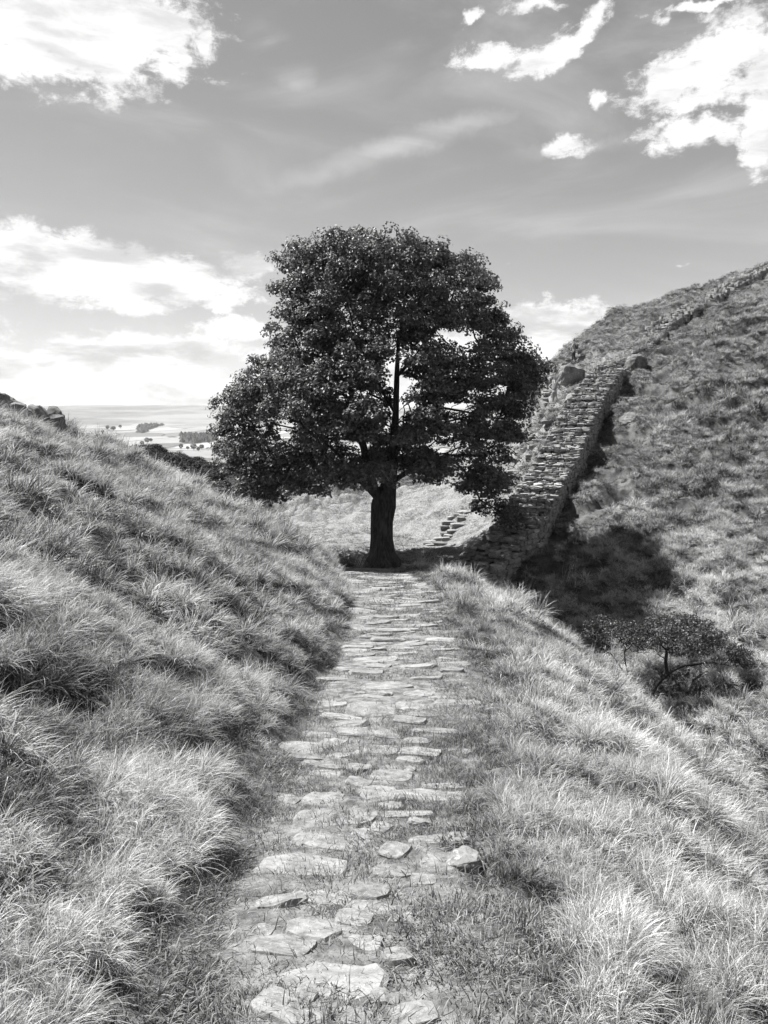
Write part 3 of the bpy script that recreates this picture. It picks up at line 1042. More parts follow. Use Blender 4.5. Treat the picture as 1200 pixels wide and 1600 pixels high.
WW = 2.05
wall_root = link('roman_wall', None, loc=(WALL[0][0], WALL[0][1], 0))
tag(wall_root, 'long ruined dry stone wall stepping up the hillside on the right behind the big tree', 'wall')
ORG = np.array([WALL[0][0], WALL[0][1], 0.0])
blocks = [stone_mesh(srng, 'wall_block', M_WALL, 1, 1, 1, 9, .07, .08) for _ in range(10)]
flats = [stone_mesh(srng, 'wall_flat', M_WALL, 1, 1, 1, 8, .16, .07) for _ in range(10)]
stones = []      # (mesh, loc, rot, scale)
core_boxes = []


def add_block(x, y, z, ux, uy, wid, hgt, dep):
    """a block whose long side runs along (ux,uy) and whose bevelled face looks to the right of that direction"""
    ang = math.atan2(uy, ux)
    # local: x along wall, y up (outline), z outwards
    rot = (Euler((0, 0, ang)).to_matrix() @ Euler((math.pi / 2 + srng.normal(0, .03), srng.normal(0, .03), 0)).to_matrix()).to_euler()
    stones.append((blocks[srng.randint(10)], (x, y, z), tuple(rot), (wid * 1.0, hgt * 1.02, dep)))


s_end = float(np.interp(49.6, WALL[:, 1], wl))
s = 0.0
tops = []
while s < s_end:
    ln = srng.uniform(.45, 1.15)
    x0, y0, tx, ty = wall_pt(s + ln * .5)
    g = float(macro(np.array([x0 + ty * .4]), np.array([y0 - tx * .4]))[0])
    h = np.interp(s, [0, 1.2, 2.6, 6, 14, 21, 23], [.78, .95, 1.12, 1.3, 1.45, 1.25, .9])
    tops.append((s, min(s + ln, s_end), g + h))
    s += ln
for i, (a, b, top) in enumerate(tops):
    # core
    for off0, off1 in ((.14, WW - .14),):
        p = []
        for ss, oo in ((a + .12, off0), (b + .14, off0), (b + .14, off1), (a + .12, off1)):
            q = wall_pt(ss, oo)
            p.append((q[0], q[1]))
        core_boxes.append((p, top - 3.2, top - .07))
    # stones lying on the top of the tread
    nu = max(2, int((b - a) / .27)); nv = 6
    for iu in range(nu):
        for iv in range(nv):
            if srng.uniform() < .06:
                continue
            ss = a + .1 + (iu + .5 + srng.uniform(-.25, .25)) * (b - a) / nu
            oo = (iv + .5 + srng.uniform(-.28, .28)) * WW / nv
            x, y, tx, ty = wall_pt(ss, oo)
            zz = top - .05 + srng.uniform(-.03, .06) + (ss - a) * .06 + (.10 * srng.uniform() if srng.uniform() < .2 else 0)
            stones.append((flats[srng.randint(10)], (x, y, zz), (srng.normal(0, .10), srng.normal(.02, .10), math.atan2(ty, tx) + srng.uniform(-.6, .6)),
                           (srng.uniform(.26, .56), srng.uniform(.22, .46), srng.uniform(.06, .16))))
    # riser up from the tread before (or the broken end of the wall)
    prev = tops[i - 1][2] if i else top - 1.35
    hz = prev
    while hz < top - .06:
        ch = min(srng.uniform(.10, .24), max(top - hz, .07))
        o = 0.02 + srng.uniform(-.1, .1)
        while o < WW - .08:
            w_ = min(srng.choice([.16, .22, .3, .42, .6]) * srng.uniform(.85, 1.2), WW - o)
            x, y, tx, ty = wall_pt(a + .10 + srng.uniform(-.14, .05), o + w_ / 2)
            add_block(x, y, hz + ch / 2 + srng.normal(0, .022), ty, -tx, w_ * .98, ch * srng.uniform(.8, 1.05), .30)     # looks towards -t
            # flip so that the bevelled side faces down the hill
            m_, l_, r_, c_ = stones[-1]
            e = Euler((0, 0, math.atan2(tx, -ty) + math.pi + srng.normal(0, .09))).to_matrix() @ Euler((math.pi / 2 + srng.normal(0, .09), 0, 0)).to_matrix() @ Euler((0, 0, srng.normal(0, .06))).to_matrix()
            stones[-1] = (m_, l_, tuple(e.to_euler()), c_)
            o += w_
        hz += ch
    # right-hand face, coursed
    gA = min(float(macro(np.array([wall_pt(ss, -.1)[0]]), np.array([wall_pt(ss, -.1)[1]]))[0]) for ss in (a, b))
    zc = gA - .25
    while zc < top - .05:
        ch = min(srng.uniform(.15, .25), max(top - zc, .08))
        ss = a + srng.uniform(-.1, .05)
        while ss < b:
            w_ = srng.uniform(.22, .5)
            x, y, tx, ty = wall_pt(ss + w_ / 2, .11 + srng.uniform(-.07, .05))
            e = Euler((0, 0, math.atan2(ty, tx))).to_matrix() @ Euler((math.pi / 2 + srng.normal(0, .05), 0, 0)).to_matrix()
            stones.append((blocks[srng.randint(10)], (x, y, zc + ch / 2), tuple(e.to_euler()), (w_, ch * 1.02, .28)))
            ss += w_
        zc += ch
    # left-hand face: only its upper courses stand clear of the banked ground
    zc = top - .62
    while zc < top - .05:
        ch = min(srng.uniform(.15, .22), max(top - zc, .08))
        ss = a
        while ss < b:
            w_ = srng.uniform(.22, .48)
            x, y, tx, ty = wall_pt(ss + w_ / 2, WW - .11)
            e = Euler((0, 0, math.atan2(-ty, -tx))).to_matrix() @ Euler((math.pi / 2 + srng.normal(0, .05), 0, 0)).to_matrix()
            stones.append((blocks[srng.randint(10)], (x, y, zc + ch / 2), tuple(e.to_euler()), (w_, ch * 1.02, .26)))
            ss += w_
        zc += ch
# broken stub running from the wall's end towards the tree
for k in range(120):
    u_ = srng.uniform(0, 1)
    x = .75 + u_ * 2.4; y = 31.12 - u_ * .3 + srng.uniform(-.12, .62)
    zt = -6.42 + .05 * u_
    fr = srng.uniform(0, 1)
    if fr < .5:
        y = 31.16 - u_ * .3 + srng.normal(0, .05)
        gz = float(macro(np.array([x]), np.array([30.7]))[0])
        zt = srng.uniform(min(gz, zt - .15), zt - .02)
    stones.append((flats[srng.randint(10)], (x, y, zt), (srng.normal(0, .15), srng.normal(0, .15), srng.uniform(-.5, .5)),
                   (srng.uniform(.24, .46), srng.uniform(.22, .4), srng.uniform(.09, .17))))
for k in range(46):   # tumbled end
    x = 2.3 + srng.uniform(0, 1.9); y = 31.3 - (x - 2.3) * .75 + srng.uniform(-.25, .35)
    stones.append((flats[srng.randint(10)], (x, y, float(macro(np.array([x]), np.array([y]))[0]) + srng.uniform(-.02, .42)),
                   (srng.normal(0, .2), srng.normal(0, .2), srng.uniform(-1, 1)), (srng.uniform(.24, .5), srng.uniform(.2, .42), srng.uniform(.1, .2))))
# beyond the boulder the wall is low and tumbled, then stands again along the crest
s2 = s_end
smax_ = wl[-1] - .5
while s2 < smax_:
    hh = np.interp(s2 - s_end, [0, 3, 7, 12, 30], [.75, .42, .35, .55, .80])
    for o in np.arange(.1, WW, .32):
        x, y, tx, ty = wall_pt(s2 + srng.uniform(-.15, .15), o + srng.uniform(-.1, .1))
        g = float(macro(np.array([x]), np.array([y]))[0])
        for lv in np.arange(0, hh, .22 if (o < .3 or o > 1.7) else 9):
            stones.append((flats[srng.randint(10)], (x, y, g + (lv + .08 if (o < .3 or o > 1.7) else hh - .05) + srng.uniform(-.03, .05)),
                           (srng.normal(0, .12), srng.normal(0, .12), math.atan2(ty, tx) + srng.uniform(-.4, .4)),
                           (srng.uniform(.34, .6), srng.uniform(.3, .46), srng.uniform(.13, .24))))
    if hh > .3:
        p = []
        for ss, oo in ((s2 - .05, .22), (s2 + .5, .22), (s2 + .5, WW - .3), (s2 - .05, WW - .3)):
            q = wall_pt(ss, oo); p.append((q[0], q[1]))
        g = float(macro(np.array([p[0][0]]), np.array([p[0][1]]))[0])
        core_boxes.append((p, g - .9, g + hh - .12))
    s2 += .40

V = []; F = []
for p, z0, z1 in core_boxes:
    b_ = len(V)
    for zz in (z0, z1):
        for q in p:
            V.append((q[0] - ORG[0], q[1] - ORG[1], zz + srng.uniform(-.004, .004)))
    F += [(b_, b_ + 1, b_ + 5, b_ + 4), (b_ + 1, b_ + 2, b_ + 6, b_ + 5), (b_ + 2, b_ + 3, b_ + 7, b_ + 6), (b_ + 3, b_, b_ + 4, b_ + 7), (b_ + 4, b_ + 5, b_ + 6, b_ + 7)]
link('rubble_core', mesh_np('rubble_core', np.array(V), np.array(F), M_CORE), wall_root)
# the 300 that show largest are stones of their own
stones.sort(key=lambda q: (q[1][0] ** 2 + q[1][1] ** 2) / (q[3][0] * max(q[3][1], q[3][2])))
for m_, l_, r_, c_ in stones[:300]:
    link('stone', m_, wall_root, tuple(np.array(l_) - ORG), r_, c_)
rest = [(m_, tuple(np.array(l_) - ORG), r_, c_) for m_, l_, r_, c_ in stones[300:]]
tag(link('masonry', weld_stones('masonry', rest, M_WALL), wall_root), kind='stuff')

# ---------------------------------------------------------------- stone steps crossing the meadow and climbing beside the wall
steps_root = link('stone_steps', None, loc=(0, 0, 0))
tag(steps_root, kind='structure')
LINE = np.array([(-2.3, 33.0), (-1.6, 33.2), (.6, 34.0), (1.56, 35.2), (2.31, 36.4), (2.94, 37.3), (3.40, 37.9), (3.62, 38.5), (3.85, 39.1), (4.3, 39.6), (5.0, 40.0),
                 (6.0, 40.4), (7.3, 41.3), (8.4, 43.0), (9.3, 44.6), (9.97, 46.3), (10.6, 48.3), (11.2, 50.7), (11.9, 53.3), (12.8, 56.1), (13.9, 58.5), (15.0, 60.0), (16.4, 62.0), (17.5, 63.8)])
lc = np.concatenate([[0], np.cumsum(np.hypot(np.diff(LINE[:, 0]), np.diff(LINE[:, 1])))])
q = 0.0
M_STEP = stone_mat('step_stone', .14, .26, .36, 1.0, .5, .3)
step_kinds = [stone_mesh(srng, 'step_slab', M_STEP, 1, 1, 1, 9, .13, .06) for _ in range(8)]
while q < lc[-1]:
    x = float(np.interp(q, lc, LINE[:, 0])); y = float(np.interp(q, lc, LINE[:, 1]))
    if not (-1.35 < x < .3):
        steep = 1 if y > 36.5 else 0
        for side in ((-.32, .30) if steep else (0.0,)):
            xx = x + side + srng.normal(0, .08); yy = y + srng.normal(0, .06) - side * .25
            th = .20 if steep else .10
            link('stone', step_kinds[srng.randint(8)], steps_root, (xx, yy, H(xx, yy) - th * .5 + (srng.uniform(.08, .18) if steep else .05)),
                 (srng.normal(.03, .07), srng.normal(0, .08), srng.normal(.1, .3)), (srng.uniform(.32, .85), srng.uniform(.24, .42), th))
    q += .46 if x > 2.0 else .60


# ---------------------------------------------------------------- rocks
def rock_mesh(seed, name, dims, n=16, sub=2, rough_=.05, mat=None, layered=0.0):
    import bmesh
    r_ = np.random.RandomState(seed)
    bm = bmesh.new()
    for k in range(n):
        v = r_.normal(0, 1, 3)
        v /= np.max(np.abs(v)) ** .65 * np.linalg.norm(v) ** .35
        v *= r_.uniform(.82, 1.0)
        bm.verts.new(v * np.array(dims) / 2)
    res = bmesh.ops.convex_hull(bm, input=bm.verts[:])
    junk = [g for g in bm.verts if not g.link_faces]
    for g in junk:
        bm.verts.remove(g)
    bmesh.ops.triangulate(bm, faces=bm.faces[:])
    for _ in range(sub):
        bmesh.ops.subdivide_edges(bm, edges=bm.edges[:], cuts=1, use_grid_fill=True, smooth=.12)
    me = bpy.data.meshes.new(name)
    bm.to_mesh(me); bm.free()
    co = np.empty(len(me.vertices) * 3, np.float32); me.vertices.foreach_get('co', co)
    co = co.reshape(-1, 3)
    sz = max(dims)
    f = 3.2 / sz
    dn = gnoise(co[:, 0] * f + co[:, 2] * f * .7, co[:, 1] * f - co[:, 2] * f * .5, seed) + .5 * gnoise(co[:, 0] * f * 2.3, co[:, 2] * f * 2.9 + co[:, 1] * f, seed + 1)
    nr = co / np.maximum(np.linalg.norm(co, axis=1, keepdims=True), 1e-6)
    co = co + nr * (dn[:, None] * rough_ * sz)
    if layered:
        st = np.sin(co[:, 2] / layered * 2 * math.pi)
        co[:, :2] *= (1 + .06 * np.sign(st) * np.abs(st) ** .4)[:, None]
    me.vertices.foreach_set('co', co.astype(np.float32).ravel())
    me.materials.append(mat or M_ROCK)
    me.update()
    return me


def rock(name, label, cat, x, y, z, dims, seed, rz=0.0, group=None, layered=0.0, n=16, tilt=0.0, mat=None):
    o = link(name, rock_mesh(seed, name, dims, n, 3, .06, mat, layered), None, (x, y, z), (tilt * .4, tilt, rz))
    return tag(o, label, cat, group)


rock('boulder', 'big angular boulder on the hillside just below the upper walker', 'boulder', 13.25, 53.6, H(13.25, 53.6) + .35, (2.1, 1.8, 2.3), 5, .3, n=46)
rock('boulder', 'upright square boulder standing at the top end of the high part of the wall', 'boulder', 17.0, 51.2, H(17.0, 51.2) + .35, (1.7, 1.3, 1.8), 9, .5, n=40)
rock('boulder', 'small low boulder in the grass just left of the wall below the big angular boulder', 'boulder', 11.9, 47.6, H(11.9, 47.6) + .15, (1.0, .8, .9), 12, n=24)
rock('rock_outcrop', 'dark outcrop half buried in the hillside at the right edge of the picture', 'rock', 19.5, 37.4, H(19.5, 37.4) + .0, (1.5, 1.4, 1.6), 15, .2, n=24)
rock('boulder', 'dark stone in the shaded grass to the right of the wall', 'boulder', 14.2, 43.2, H(14.2, 43.2) + .1, (1.1, .9, .9), 19, n=24)
SKY = [  # outcrop on the left skyline
    ('broad flat-topped rock at the far left of the skyline outcrop', -7.75, 15.1, .28, (1.05, .9, .36), 31, .16, -.05),
    ('slab lying under the broad flat-topped rock on the left skyline', -7.55, 15.0, .07, (1.0, .8, .26), 33, .12, -.08),
    ('rounded mossy rock beside the flat-topped rock on the left skyline', -7.12, 15.4, .05, (.62, .55, .30), 35, 0, .25),
    ('block of rock in the middle of the left skyline outcrop', -6.86, 15.6, .02, (.52, .5, .30), 37, .10, .2),
    ('thin ledge of rock sticking out right of the middle block on the left skyline', -6.62, 15.7, -.12, (.44, .5, .10), 39, 0, .25),
    ('lowest thin ledge of the left skyline outcrop', -6.50, 15.75, -.22, (.50, .5, .12), 40, 0, .25),
    ('small dark rock at the right tip of the left skyline outcrop', -6.18, 15.9, -.27, (.28, .3, .20), 43, 0, .1),
]
for lb, x, y, z, dm, sd, ly, ti in SKY:
    z_top = z + dm[2] / 2 + .10
    z_bot = H(x, y) - .12
    if x > -6.7:
        z_top = H(x, y) + dm[2] * .9
    rock('skyline_rock', lb, 'rock', x, y, (z_top + z_bot) / 2, (dm[0] * .9, dm[1] * .9, z_top - z_bot), sd, sd * .3, 'rocks of the outcrop on the left skyline', ly, 26, ti)
rock('path_boulder', 'small domed boulder in the grass beside the right edge of the path', 'boulder', .36, 3.06, H(.36, 3.06) + .015, (.17, .14, .10), 51, .2, n=60, mat=M_SLAB)

# ---------------------------------------------------------------- trees
def grow(nodes, parent, targets, wpath=.35, step=.45, jit=.10, sag=.0, rng=None, up=.25):
    """extend a branch skeleton to every target; returns nodes and parents"""
    nodes = [np.array(n, float) for n in nodes]
    parent = list(parent)
    plen = [0.0] * len(nodes)
    for i in range(1, len(nodes)):
        plen[i] = plen[parent[i]] + np.linalg.norm(nodes[i] - nodes[parent[i]])
    root = nodes[0]
    order = sorted(range(len(targets)), key=lambda k: np.linalg.norm(targets[k] - np.array([0, 0, targets[k][2] * .45])))
    ends = {}
    for k in order:
        t = np.array(targets[k])
        N = np.array(nodes); P = np.array(plen)
        d = np.linalg.norm(N - t, axis=1)
        below = np.maximum(N[:, 2] - t[2] + .2, 0)
        cost = d + wpath * P * .5 + below * 1.2
        cost[0] += 50
        j = int(np.argmin(cost))
        a = nodes[j]
        L = np.linalg.norm(t - a)
        n = max(1, int(L / step))
        prev = j
        ctrl = (a + t) / 2 + np.array([0, 0, up * L * .5]) + rng.normal(0, .07 * L, 3)
        for q in range(1, n + 1):
            f = q / n
            p = a * (1 - f) ** 2 + ctrl * 2 * f * (1 - f) + t * f * f
            if q < n:
                p = p + rng.normal(0, jit * min(step, L / n), 3)
            nodes.append(p); parent.append(prev)
            plen.append(plen[prev] + np.linalg.norm(p - nodes[prev]))
            prev = len(nodes) - 1
        ends[k] = prev
    return np.array(nodes), np.array(parent), ends


def radii(nodes, parent, tip=.012, p=2.3, base=None):
    n = len(nodes)
    acc = np.zeros(n)
    kids = np.zeros(n, int)
    for i in range(1, n):
        kids[parent[i]] += 1
    acc[kids == 0] = tip ** p
    for i in range(n - 1, 0, -1):
        acc[parent[i]] += acc[i]
    r = np.maximum(acc, tip ** p) ** (1 / p)
    return r


def tubes(nodes, parent, rad, sel, sides=8, wob=0.0, rng=None, seedn=3):
    """tapered tubes for the chosen edges, chained so that each limb is one smooth skin"""
    n = len(nodes)
    kids = [[] for _ in range(n)]
    for i in range(1, n):
        kids[parent[i]].append(i)
    V = []; F = []
    off = 0
    done = set()
    starts = [i for i in sel if (parent[i] not in sel) or True]
    selset = set(sel)
    # main child continues the chain
    main = {}
    for i in range(n):
        k = [c for c in kids[i] if c in selset]
        if k:
            main[i] = max(k, key=lambda c: rad[c])
    for i in sel:
        pr = parent[i]
        if pr in main and main[pr] == i and pr in selset:
            continue
        chain = [pr, i]
        while chain[-1] in main:
            chain.append(main[chain[-1]])
        P = np.array([nodes[c] for c in chain])
        Rr = np.array([rad[c] for c in chain])
        Rr[0] = min(Rr[0], Rr[1] * 1.25)
        T = np.gradient(P, axis=0)
        T /= np.linalg.norm(T, axis=1, keepdims=True) + 1e-9
        ref = np.array([1.0, 0.1, 0.05])
        sd = sides if Rr[1] > .05 else (5 if Rr[1] > .02 else 3)
        ang = np.arange(sd) / sd * 2 * np.pi
        for c in range(len(chain)):
            u = np.cross(T[c], ref); u /= np.linalg.norm(u) + 1e-9
            v = np.cross(T[c], u)
            rr = Rr[c] * (1 + wob * gnoise(np.cos(ang) * 1.6 + seedn, np.sin(ang) * 1.6 + P[c][2] * .35, 7))
            V.append(P[c] + (np.cos(ang) * rr)[:, None] * u + (np.sin(ang) * rr)[:, None] * v)
        m = len(chain)
        idx_ = off + np.arange(m * sd).reshape(m, sd)
        a_ = idx_[:-1]; b_ = idx_[1:]
        F.append(np.stack([a_, np.roll(a_, -1, 1), np.roll(b_, -1, 1), b_], -1).reshape(-1, 4))
        off += m * sd
    return np.concatenate(V), np.concatenate(F)


def leaves(rng, centres, normals, size, cup=.25, tonef=None):
    """one folded leaf (two triangles, four for big ones) per centre, facing 'normals'"""
    n = len(centres)
    nr = normals / (np.linalg.norm(normals, axis=1, keepdims=True) + 1e-9)
    rv = rng.normal(0, 1, (n, 3))
    u = np.cross(nr, rv); u /= np.linalg.norm(u, axis=1, keepdims=True) + 1e-9
    v = np.cross(nr, u)
    sz = size * rng.uniform(.6, 1.25, n)[:, None]
    a = centres - u * sz * .5
    b = centres + v * sz * .42 + nr * sz * cup * .5
    c = centres + u * sz * .55 - nr * sz * cup * .3
    d = centres - v * sz * .42 + nr * sz * cup * .5
    V = np.stack([a, b, c, d], 1).reshape(-1, 3)
    i = np.arange(n) * 4
    F = np.concatenate([np.stack([i, i + 1, i + 2], -1), np.stack([i, i + 2, i + 3], -1)])
    tone = np.repeat(np.clip(rng.normal(.5, .25, n), 0, 1), 4)
    return V, F, tone


# --- the sycamore
TX, TY = 0.0, 32.0
TZ = -6.52
trng = np.random.RandomState(5)
prof_z = np.array([2.6, 3.0, 3.9, 5.0, 6.4, 7.75, 8.9, 9.7, 11.1, 12.2, 13.3, 14.1, 14.7])
prof_l = np.array([-6.1, -6.5, -6.5, -7.0, -7.4, -7.1, -5.6, -5.1, -4.8, -4.8, -4.4, -3.3, -2.2])
prof_r = np.array([5.0, 5.4, 5.8, 6.1, 6.2, 6.5, 6.8, 6.0, 5.2, 4.8, 3.7, 2.1, .5])
lobes = []
for k in range(9000):
    if len(lobes) >= 250:
        break
    z = 3.2 + 10.3 * trng.uniform() ** .95
    a = trng.uniform(0, 2 * np.pi)
    L_ = float(np.interp(z, prof_z, prof_l)); R_ = float(np.interp(z, prof_z, prof_r))
    cx, hx = (L_ + R_) / 2, (R_ - L_) / 2
    hy = hx * .78
    f = trng.uniform(.80, .90) if trng.uniform() < .74 else trng.uniform(.25, .7)
    rad_ = trng.uniform(.7, 1.3)
    p = np.array([cx + math.cos(a) * (hx - rad_ * .8) * f / .88, math.sin(a) * (hy - rad_ * .8) * f / .88, z])
    if z < 4.7 and abs(p[0] - .2) < 2.9 and abs(p[1]) < 4.0 or z < 3.9 and abs(p[0]) < 4.2:
        continue
    # windows where the sky shows between the pads
    if p[1] < 9:
        bad = False
        for wx, wz, wr in ((2.75, 10.0, .6), (3.2, 9.6, .5), (-4.6, 6.3, .6), (2.9, 7.0, .42), (1.1, 8.2, .35), (.6, 9.3, .3), (.5, 7.0, .25), (-.35, 8.7, .1), (5.2, 5.4, .3), (-1.5, 7.6, .25), (-.8, 5.6, .2), (1.9, 5.6, .2), (-5.6, 10.2, .3)):
            if (p[0] - wx) ** 2 + ((p[2] - wz) * 1.3) ** 2 < (wr + rad_ * .55) ** 2:
                bad = True
        if bad:
            continue
    if any(np.sum(((p - q) * np.array([1, 1, 1.35])) ** 2) < (.55 * (rad_ + rq)) ** 2 for q, rq in lobes):
        continue
    lobes.append((p, rad_))
for p, r_ in (((-6.9, -.5, 3.3), .7), ((-5.9, -1.0, 3.0), .9), ((-6.75, .3, 2.75), .5), ((-4.9, -1.5, 3.5), .9), ((5.3, -.8, 2.6), .7), ((5.6, .2, 2.0), .5), ((4.6, -1.2, 2.9), .8),
              ((-3.2, -2.0, 3.9), .8), ((3.4, -2.2, 3.9), .8), ((1.7, -2.9, 4.3), .6), ((-1.7, -2.8, 4.4), .6), ((-1.9, 0, 13.75), .75), ((-1.2, -.3, 13.85), .75), ((-2.9, .2, 13.2), .7), ((-.8, .8, 13.6), .8), ((.3, .2, 13.4), .9), ((1.6, -.3, 12.9), .8),
              ((6.45, 0, 8.8), .75), ((6.2, .6, 8.1), .7), ((5.6, -.6, 6.9), .6), ((5.9, .5, 8.7), .7), ((-6.2, .4, 7.1), .8), ((-6.5, -.3, 6.1), .8), ((-3.4, .2, 12.2), .7), ((3.0, .2, 12.1), .7)):
    lobes.append((np.array(p, float), r_))
stem = [(0, 0, -.3), (-.06, 0, .5), (-.10, 0, 1.2), (-.08, 0, 2.0), (-.02, 0, 2.7), (.22, .05, 3.6), (.40, .1, 5.0), (.5, .15, 6.6), (.55, .2, 8.2), (.6, .2, 9.4), (.8, .1, 10.8), (1.0, 0, 12.2)]
par = [-1] + list(range(11 - 0))
nodes = [np.array(q, float) for q in stem]; par = [-1] + list(range(len(stem) - 1))


def limb(at, pts):
    prev = at
    for q in pts:
        nodes.append(np.array(q, float)); par.append(prev); prev = len(nodes) - 1
    return prev


limb(4, [(-.45, -.1, 3.4), (-.75, -.1, 4.6), (-1.0, 0, 5.8), (-1.3, .1, 7.1), (-1.7, .2, 8.6), (-2.0, .2, 10.2)])
limb(12, [(-1.3, -.5, 4.1), (-2.1, -.8, 5.1), (-3.2, -1.0, 5.9), (-4.6, -1.1, 6.2), (-5.8, -1.2, 5.9)])
limb(6, [(1.2, -.3, 5.9), (2.3, -.6, 6.9), (3.4, -.8, 6.7), (4.8, -.9, 6.4)])
limb(5, [(1.2, -.6, 4.3), (2.6, -1.2, 4.9), (4.2, -1.5, 4.9), (5.4, -1.4, 4.4)])
limb(7, [(-.1, .1, 7.6), (-.6, .1, 8.9), (-.9, 0, 10.4), (-1.0, 0, 12.0)])
limb(8, [(1.3, .1, 9.0), (2.2, .1, 10.2), (2.9, .2, 11.5)])
limb(5, [(.4, 1.1, 4.5), (.8, 2.6, 5.6), (1.0, 4.2, 6.8)])
limb(13, [(-1.2, 1.2, 5.6), (-1.8, 2.8, 6.8), (-2.6, 4.0, 7.6)])
limb(6, [(.3, -1.1, 5.8), (.2, -2.6, 6.8), (-.3, -4.2, 7.6)])
limb(4, [(-.9, .5, 3.6), (-2.3, .6, 4.2), (-4.0, .3, 4.3), (-5.4, 0, 3.7)])
targets = []
for p, r_ in lobes:
    targets.append(p + np.array([0, 0, -.25 * r_]))
for p, r_ in lobes:
    for k in range(5):
        d = trng.normal(0, 1, 3); d[2] = abs(d[2]) * .5
        d /= np.linalg.norm(d)
        targets.append(p + d * r_ * np.array([.8, .8, .5]))
nd_, pr_, ends = grow(nodes, par, targets, .30, .5, .14, rng=trng, up=.16)
rd_ = radii(nd_, pr_, .0135, 2.28)
scale_r = .50 / rd_[3]
rd_ = np.where(rd_ > .05, rd_ * (1 + (scale_r - 1) * np.clip((rd_ - .05) / (rd_[3] - .05), 0, 1)), rd_)
flare = np.interp(nd_[:, 2], [-.4, .0, .35, 1.0, 2.2, 3.0], [1.0, .80, .57, .45, .46, .56])
for i in range(5):
    rd_[i] = flare[i]
sub = {}
# which main limb does each node belong to
owner = np.full(len(nd_), -1)
tree_root = link('sycamore_tree', None, loc=(TX, TY, TZ))
tag(tree_root, 'huge lone broadleaf tree with dense rounded crown standing at the end of the stone path', 'tree')
trunk_nodes = [i for i in range(1, 12)]
v, f = tubes(nd_, pr_, rd_, trunk_nodes, 20, .22)
# finer trunk: resample the stem rings and add root buttresses


def trunk_mesh(pts, rads, name, mat, sides=28, butt=(7, .28), flute=.07):
    pts = np.array(pts, float); rads = np.array(rads, float)
    L = np.concatenate([[0], np.cumsum(np.linalg.norm(np.diff(pts, axis=0), axis=1))])
    q = np.linspace(0, L[-1], int(L[-1] / .14) + 2)
    P = np.stack([np.interp(q, L, pts[:, k]) for k in range(3)], -1)
    for _ in range(3):
        P[1:-1] = (P[:-2] + P[1:-1] * 2 + P[2:]) / 4
    Rr = np.interp(q, L, rads)
    T = np.gradient(P, axis=0); T /= np.linalg.norm(T, axis=1, keepdims=True)
    ang = np.arange(sides) / sides * 2 * np.pi
    V = []
    for c in range(len(P)):
        u = np.cross(T[c], (0, 1, 0)); u /= np.linalg.norm(u); w = np.cross(T[c], u)
        low = math.exp(-max(P[c][2], 0) / .45)
        rr = Rr[c] * (1 + flute * np.cos(ang * 4 + P[c][2] * .25) + .05 * gnoise(np.cos(ang) * 2.2 + 5, np.sin(ang) * 2.2 + P[c][2] * .8, 7)
                      + butt[1] * low * np.clip(np.cos(ang * butt[0] / 1.0 + .6) + .2 * np.cos(ang * 3), -.3, 1))
        V.append(P[c] + (np.cos(ang) * rr)[:, None] * u + (np.sin(ang) * rr)[:, None] * w)
    m = len(P)
    I = np.arange(m * sides).reshape(m, sides)
    F = np.stack([I[:-1], np.roll(I[:-1], -1, 1), np.roll(I[1:], -1, 1), I[1:]], -1).reshape(-1, 4)
    return mesh_np(name, np.concatenate(V), F[:, ::-1], mat, True)


link('trunk', trunk_mesh(nd_[:12], rd_[:12], 'trunk', M_BARK), tree_root)
top_of = {}
for i in range(12, len(nd_)):
    p = pr_[i]
    if p < 12:
        top_of[i] = i
    else:
        top_of[i] = top_of[p]
groups = {}
for i, g in top_of.items():
    groups.setdefault(g, []).append(i)
small = []
for g, idl in groups.items():
    if rd_[g] < .07:
        small += idl
        continue
    v, f = tubes(nd_, pr_, rd_, idl, 9, .10)
    link('branch', mesh_np('branch', v, f, M_BARK, True), tree_root)
if small:
    v, f = tubes(nd_, pr_, rd_, small, 6, .05)
    tag(link('twigs', mesh_np('twigs', v, f, M_BARK, True), tree_root), kind='stuff')
# leaves: each pad is a tilted dome, densest over its upper outer skin, with hanging rims
C = []; Nn = []
holes = [(trng.uniform(-5.5, 5), trng.uniform(4.6, 12.2), trng.uniform(.16, .34)) for _ in range(34)]
for p, r_ in lobes:
    # a pad is made of several smaller sprays
    out = np.array([p[0], p[1], 0.0]); out /= np.linalg.norm(out) + 1e-6
    hgt = p[2] / 14.0
    ns = int(17 * r_ * r_) + 6
    for s_ in range(ns):
        d = trng.normal(0, 1, 3); d /= np.linalg.norm(d)
        d = d + out * .25 + np.array([0, 0, .30])
        d /= np.linalg.norm(d)
        c = p + d * r_ * np.array([1.05, 1.05, .50]) * trng.uniform(.5, 1.08)
        c[2] -= .30 * r_ * (d[0] ** 2 + d[1] ** 2)
        if any((c[0] - hx_) ** 2 + ((c[2] - hz_) * 1.4) ** 2 < (hr_ + .12) ** 2 for hx_, hz_, hr_ in holes):
            continue
        sr_ = trng.uniform(.20, .42)
        m = int(58 * (sr_ / .37) ** 2)
        q = trng.normal(0, 1, (m, 3)); q /= np.linalg.norm(q, axis=1, keepdims=True)
        q *= trng.uniform(.35, 1.0, m)[:, None] ** .6
        q *= np.array([sr_ * 1.15, sr_ * 1.15, sr_ * .60])
        q[:, 2] -= (q[:, 0] ** 2 + q[:, 1] ** 2) / sr_ * .35
        C.append(c + q)
        nn = q / sr_ * .7 + np.array([0, 0, .75]) + out * .35 + trng.normal(0, .38, (m, 3))
        Nn.append(nn)
C = np.concatenate(C); Nn = np.concatenate(Nn)
print('sycamore leaves', len(C), 'lobes', len(lobes))
v, f, tone = leaves(trng, C, Nn, .125)
crown = link('crown', mesh_np('crown', v, f, M_LEAF, False, {'tone': tone}), tree_root)
tag(crown, kind='stuff')

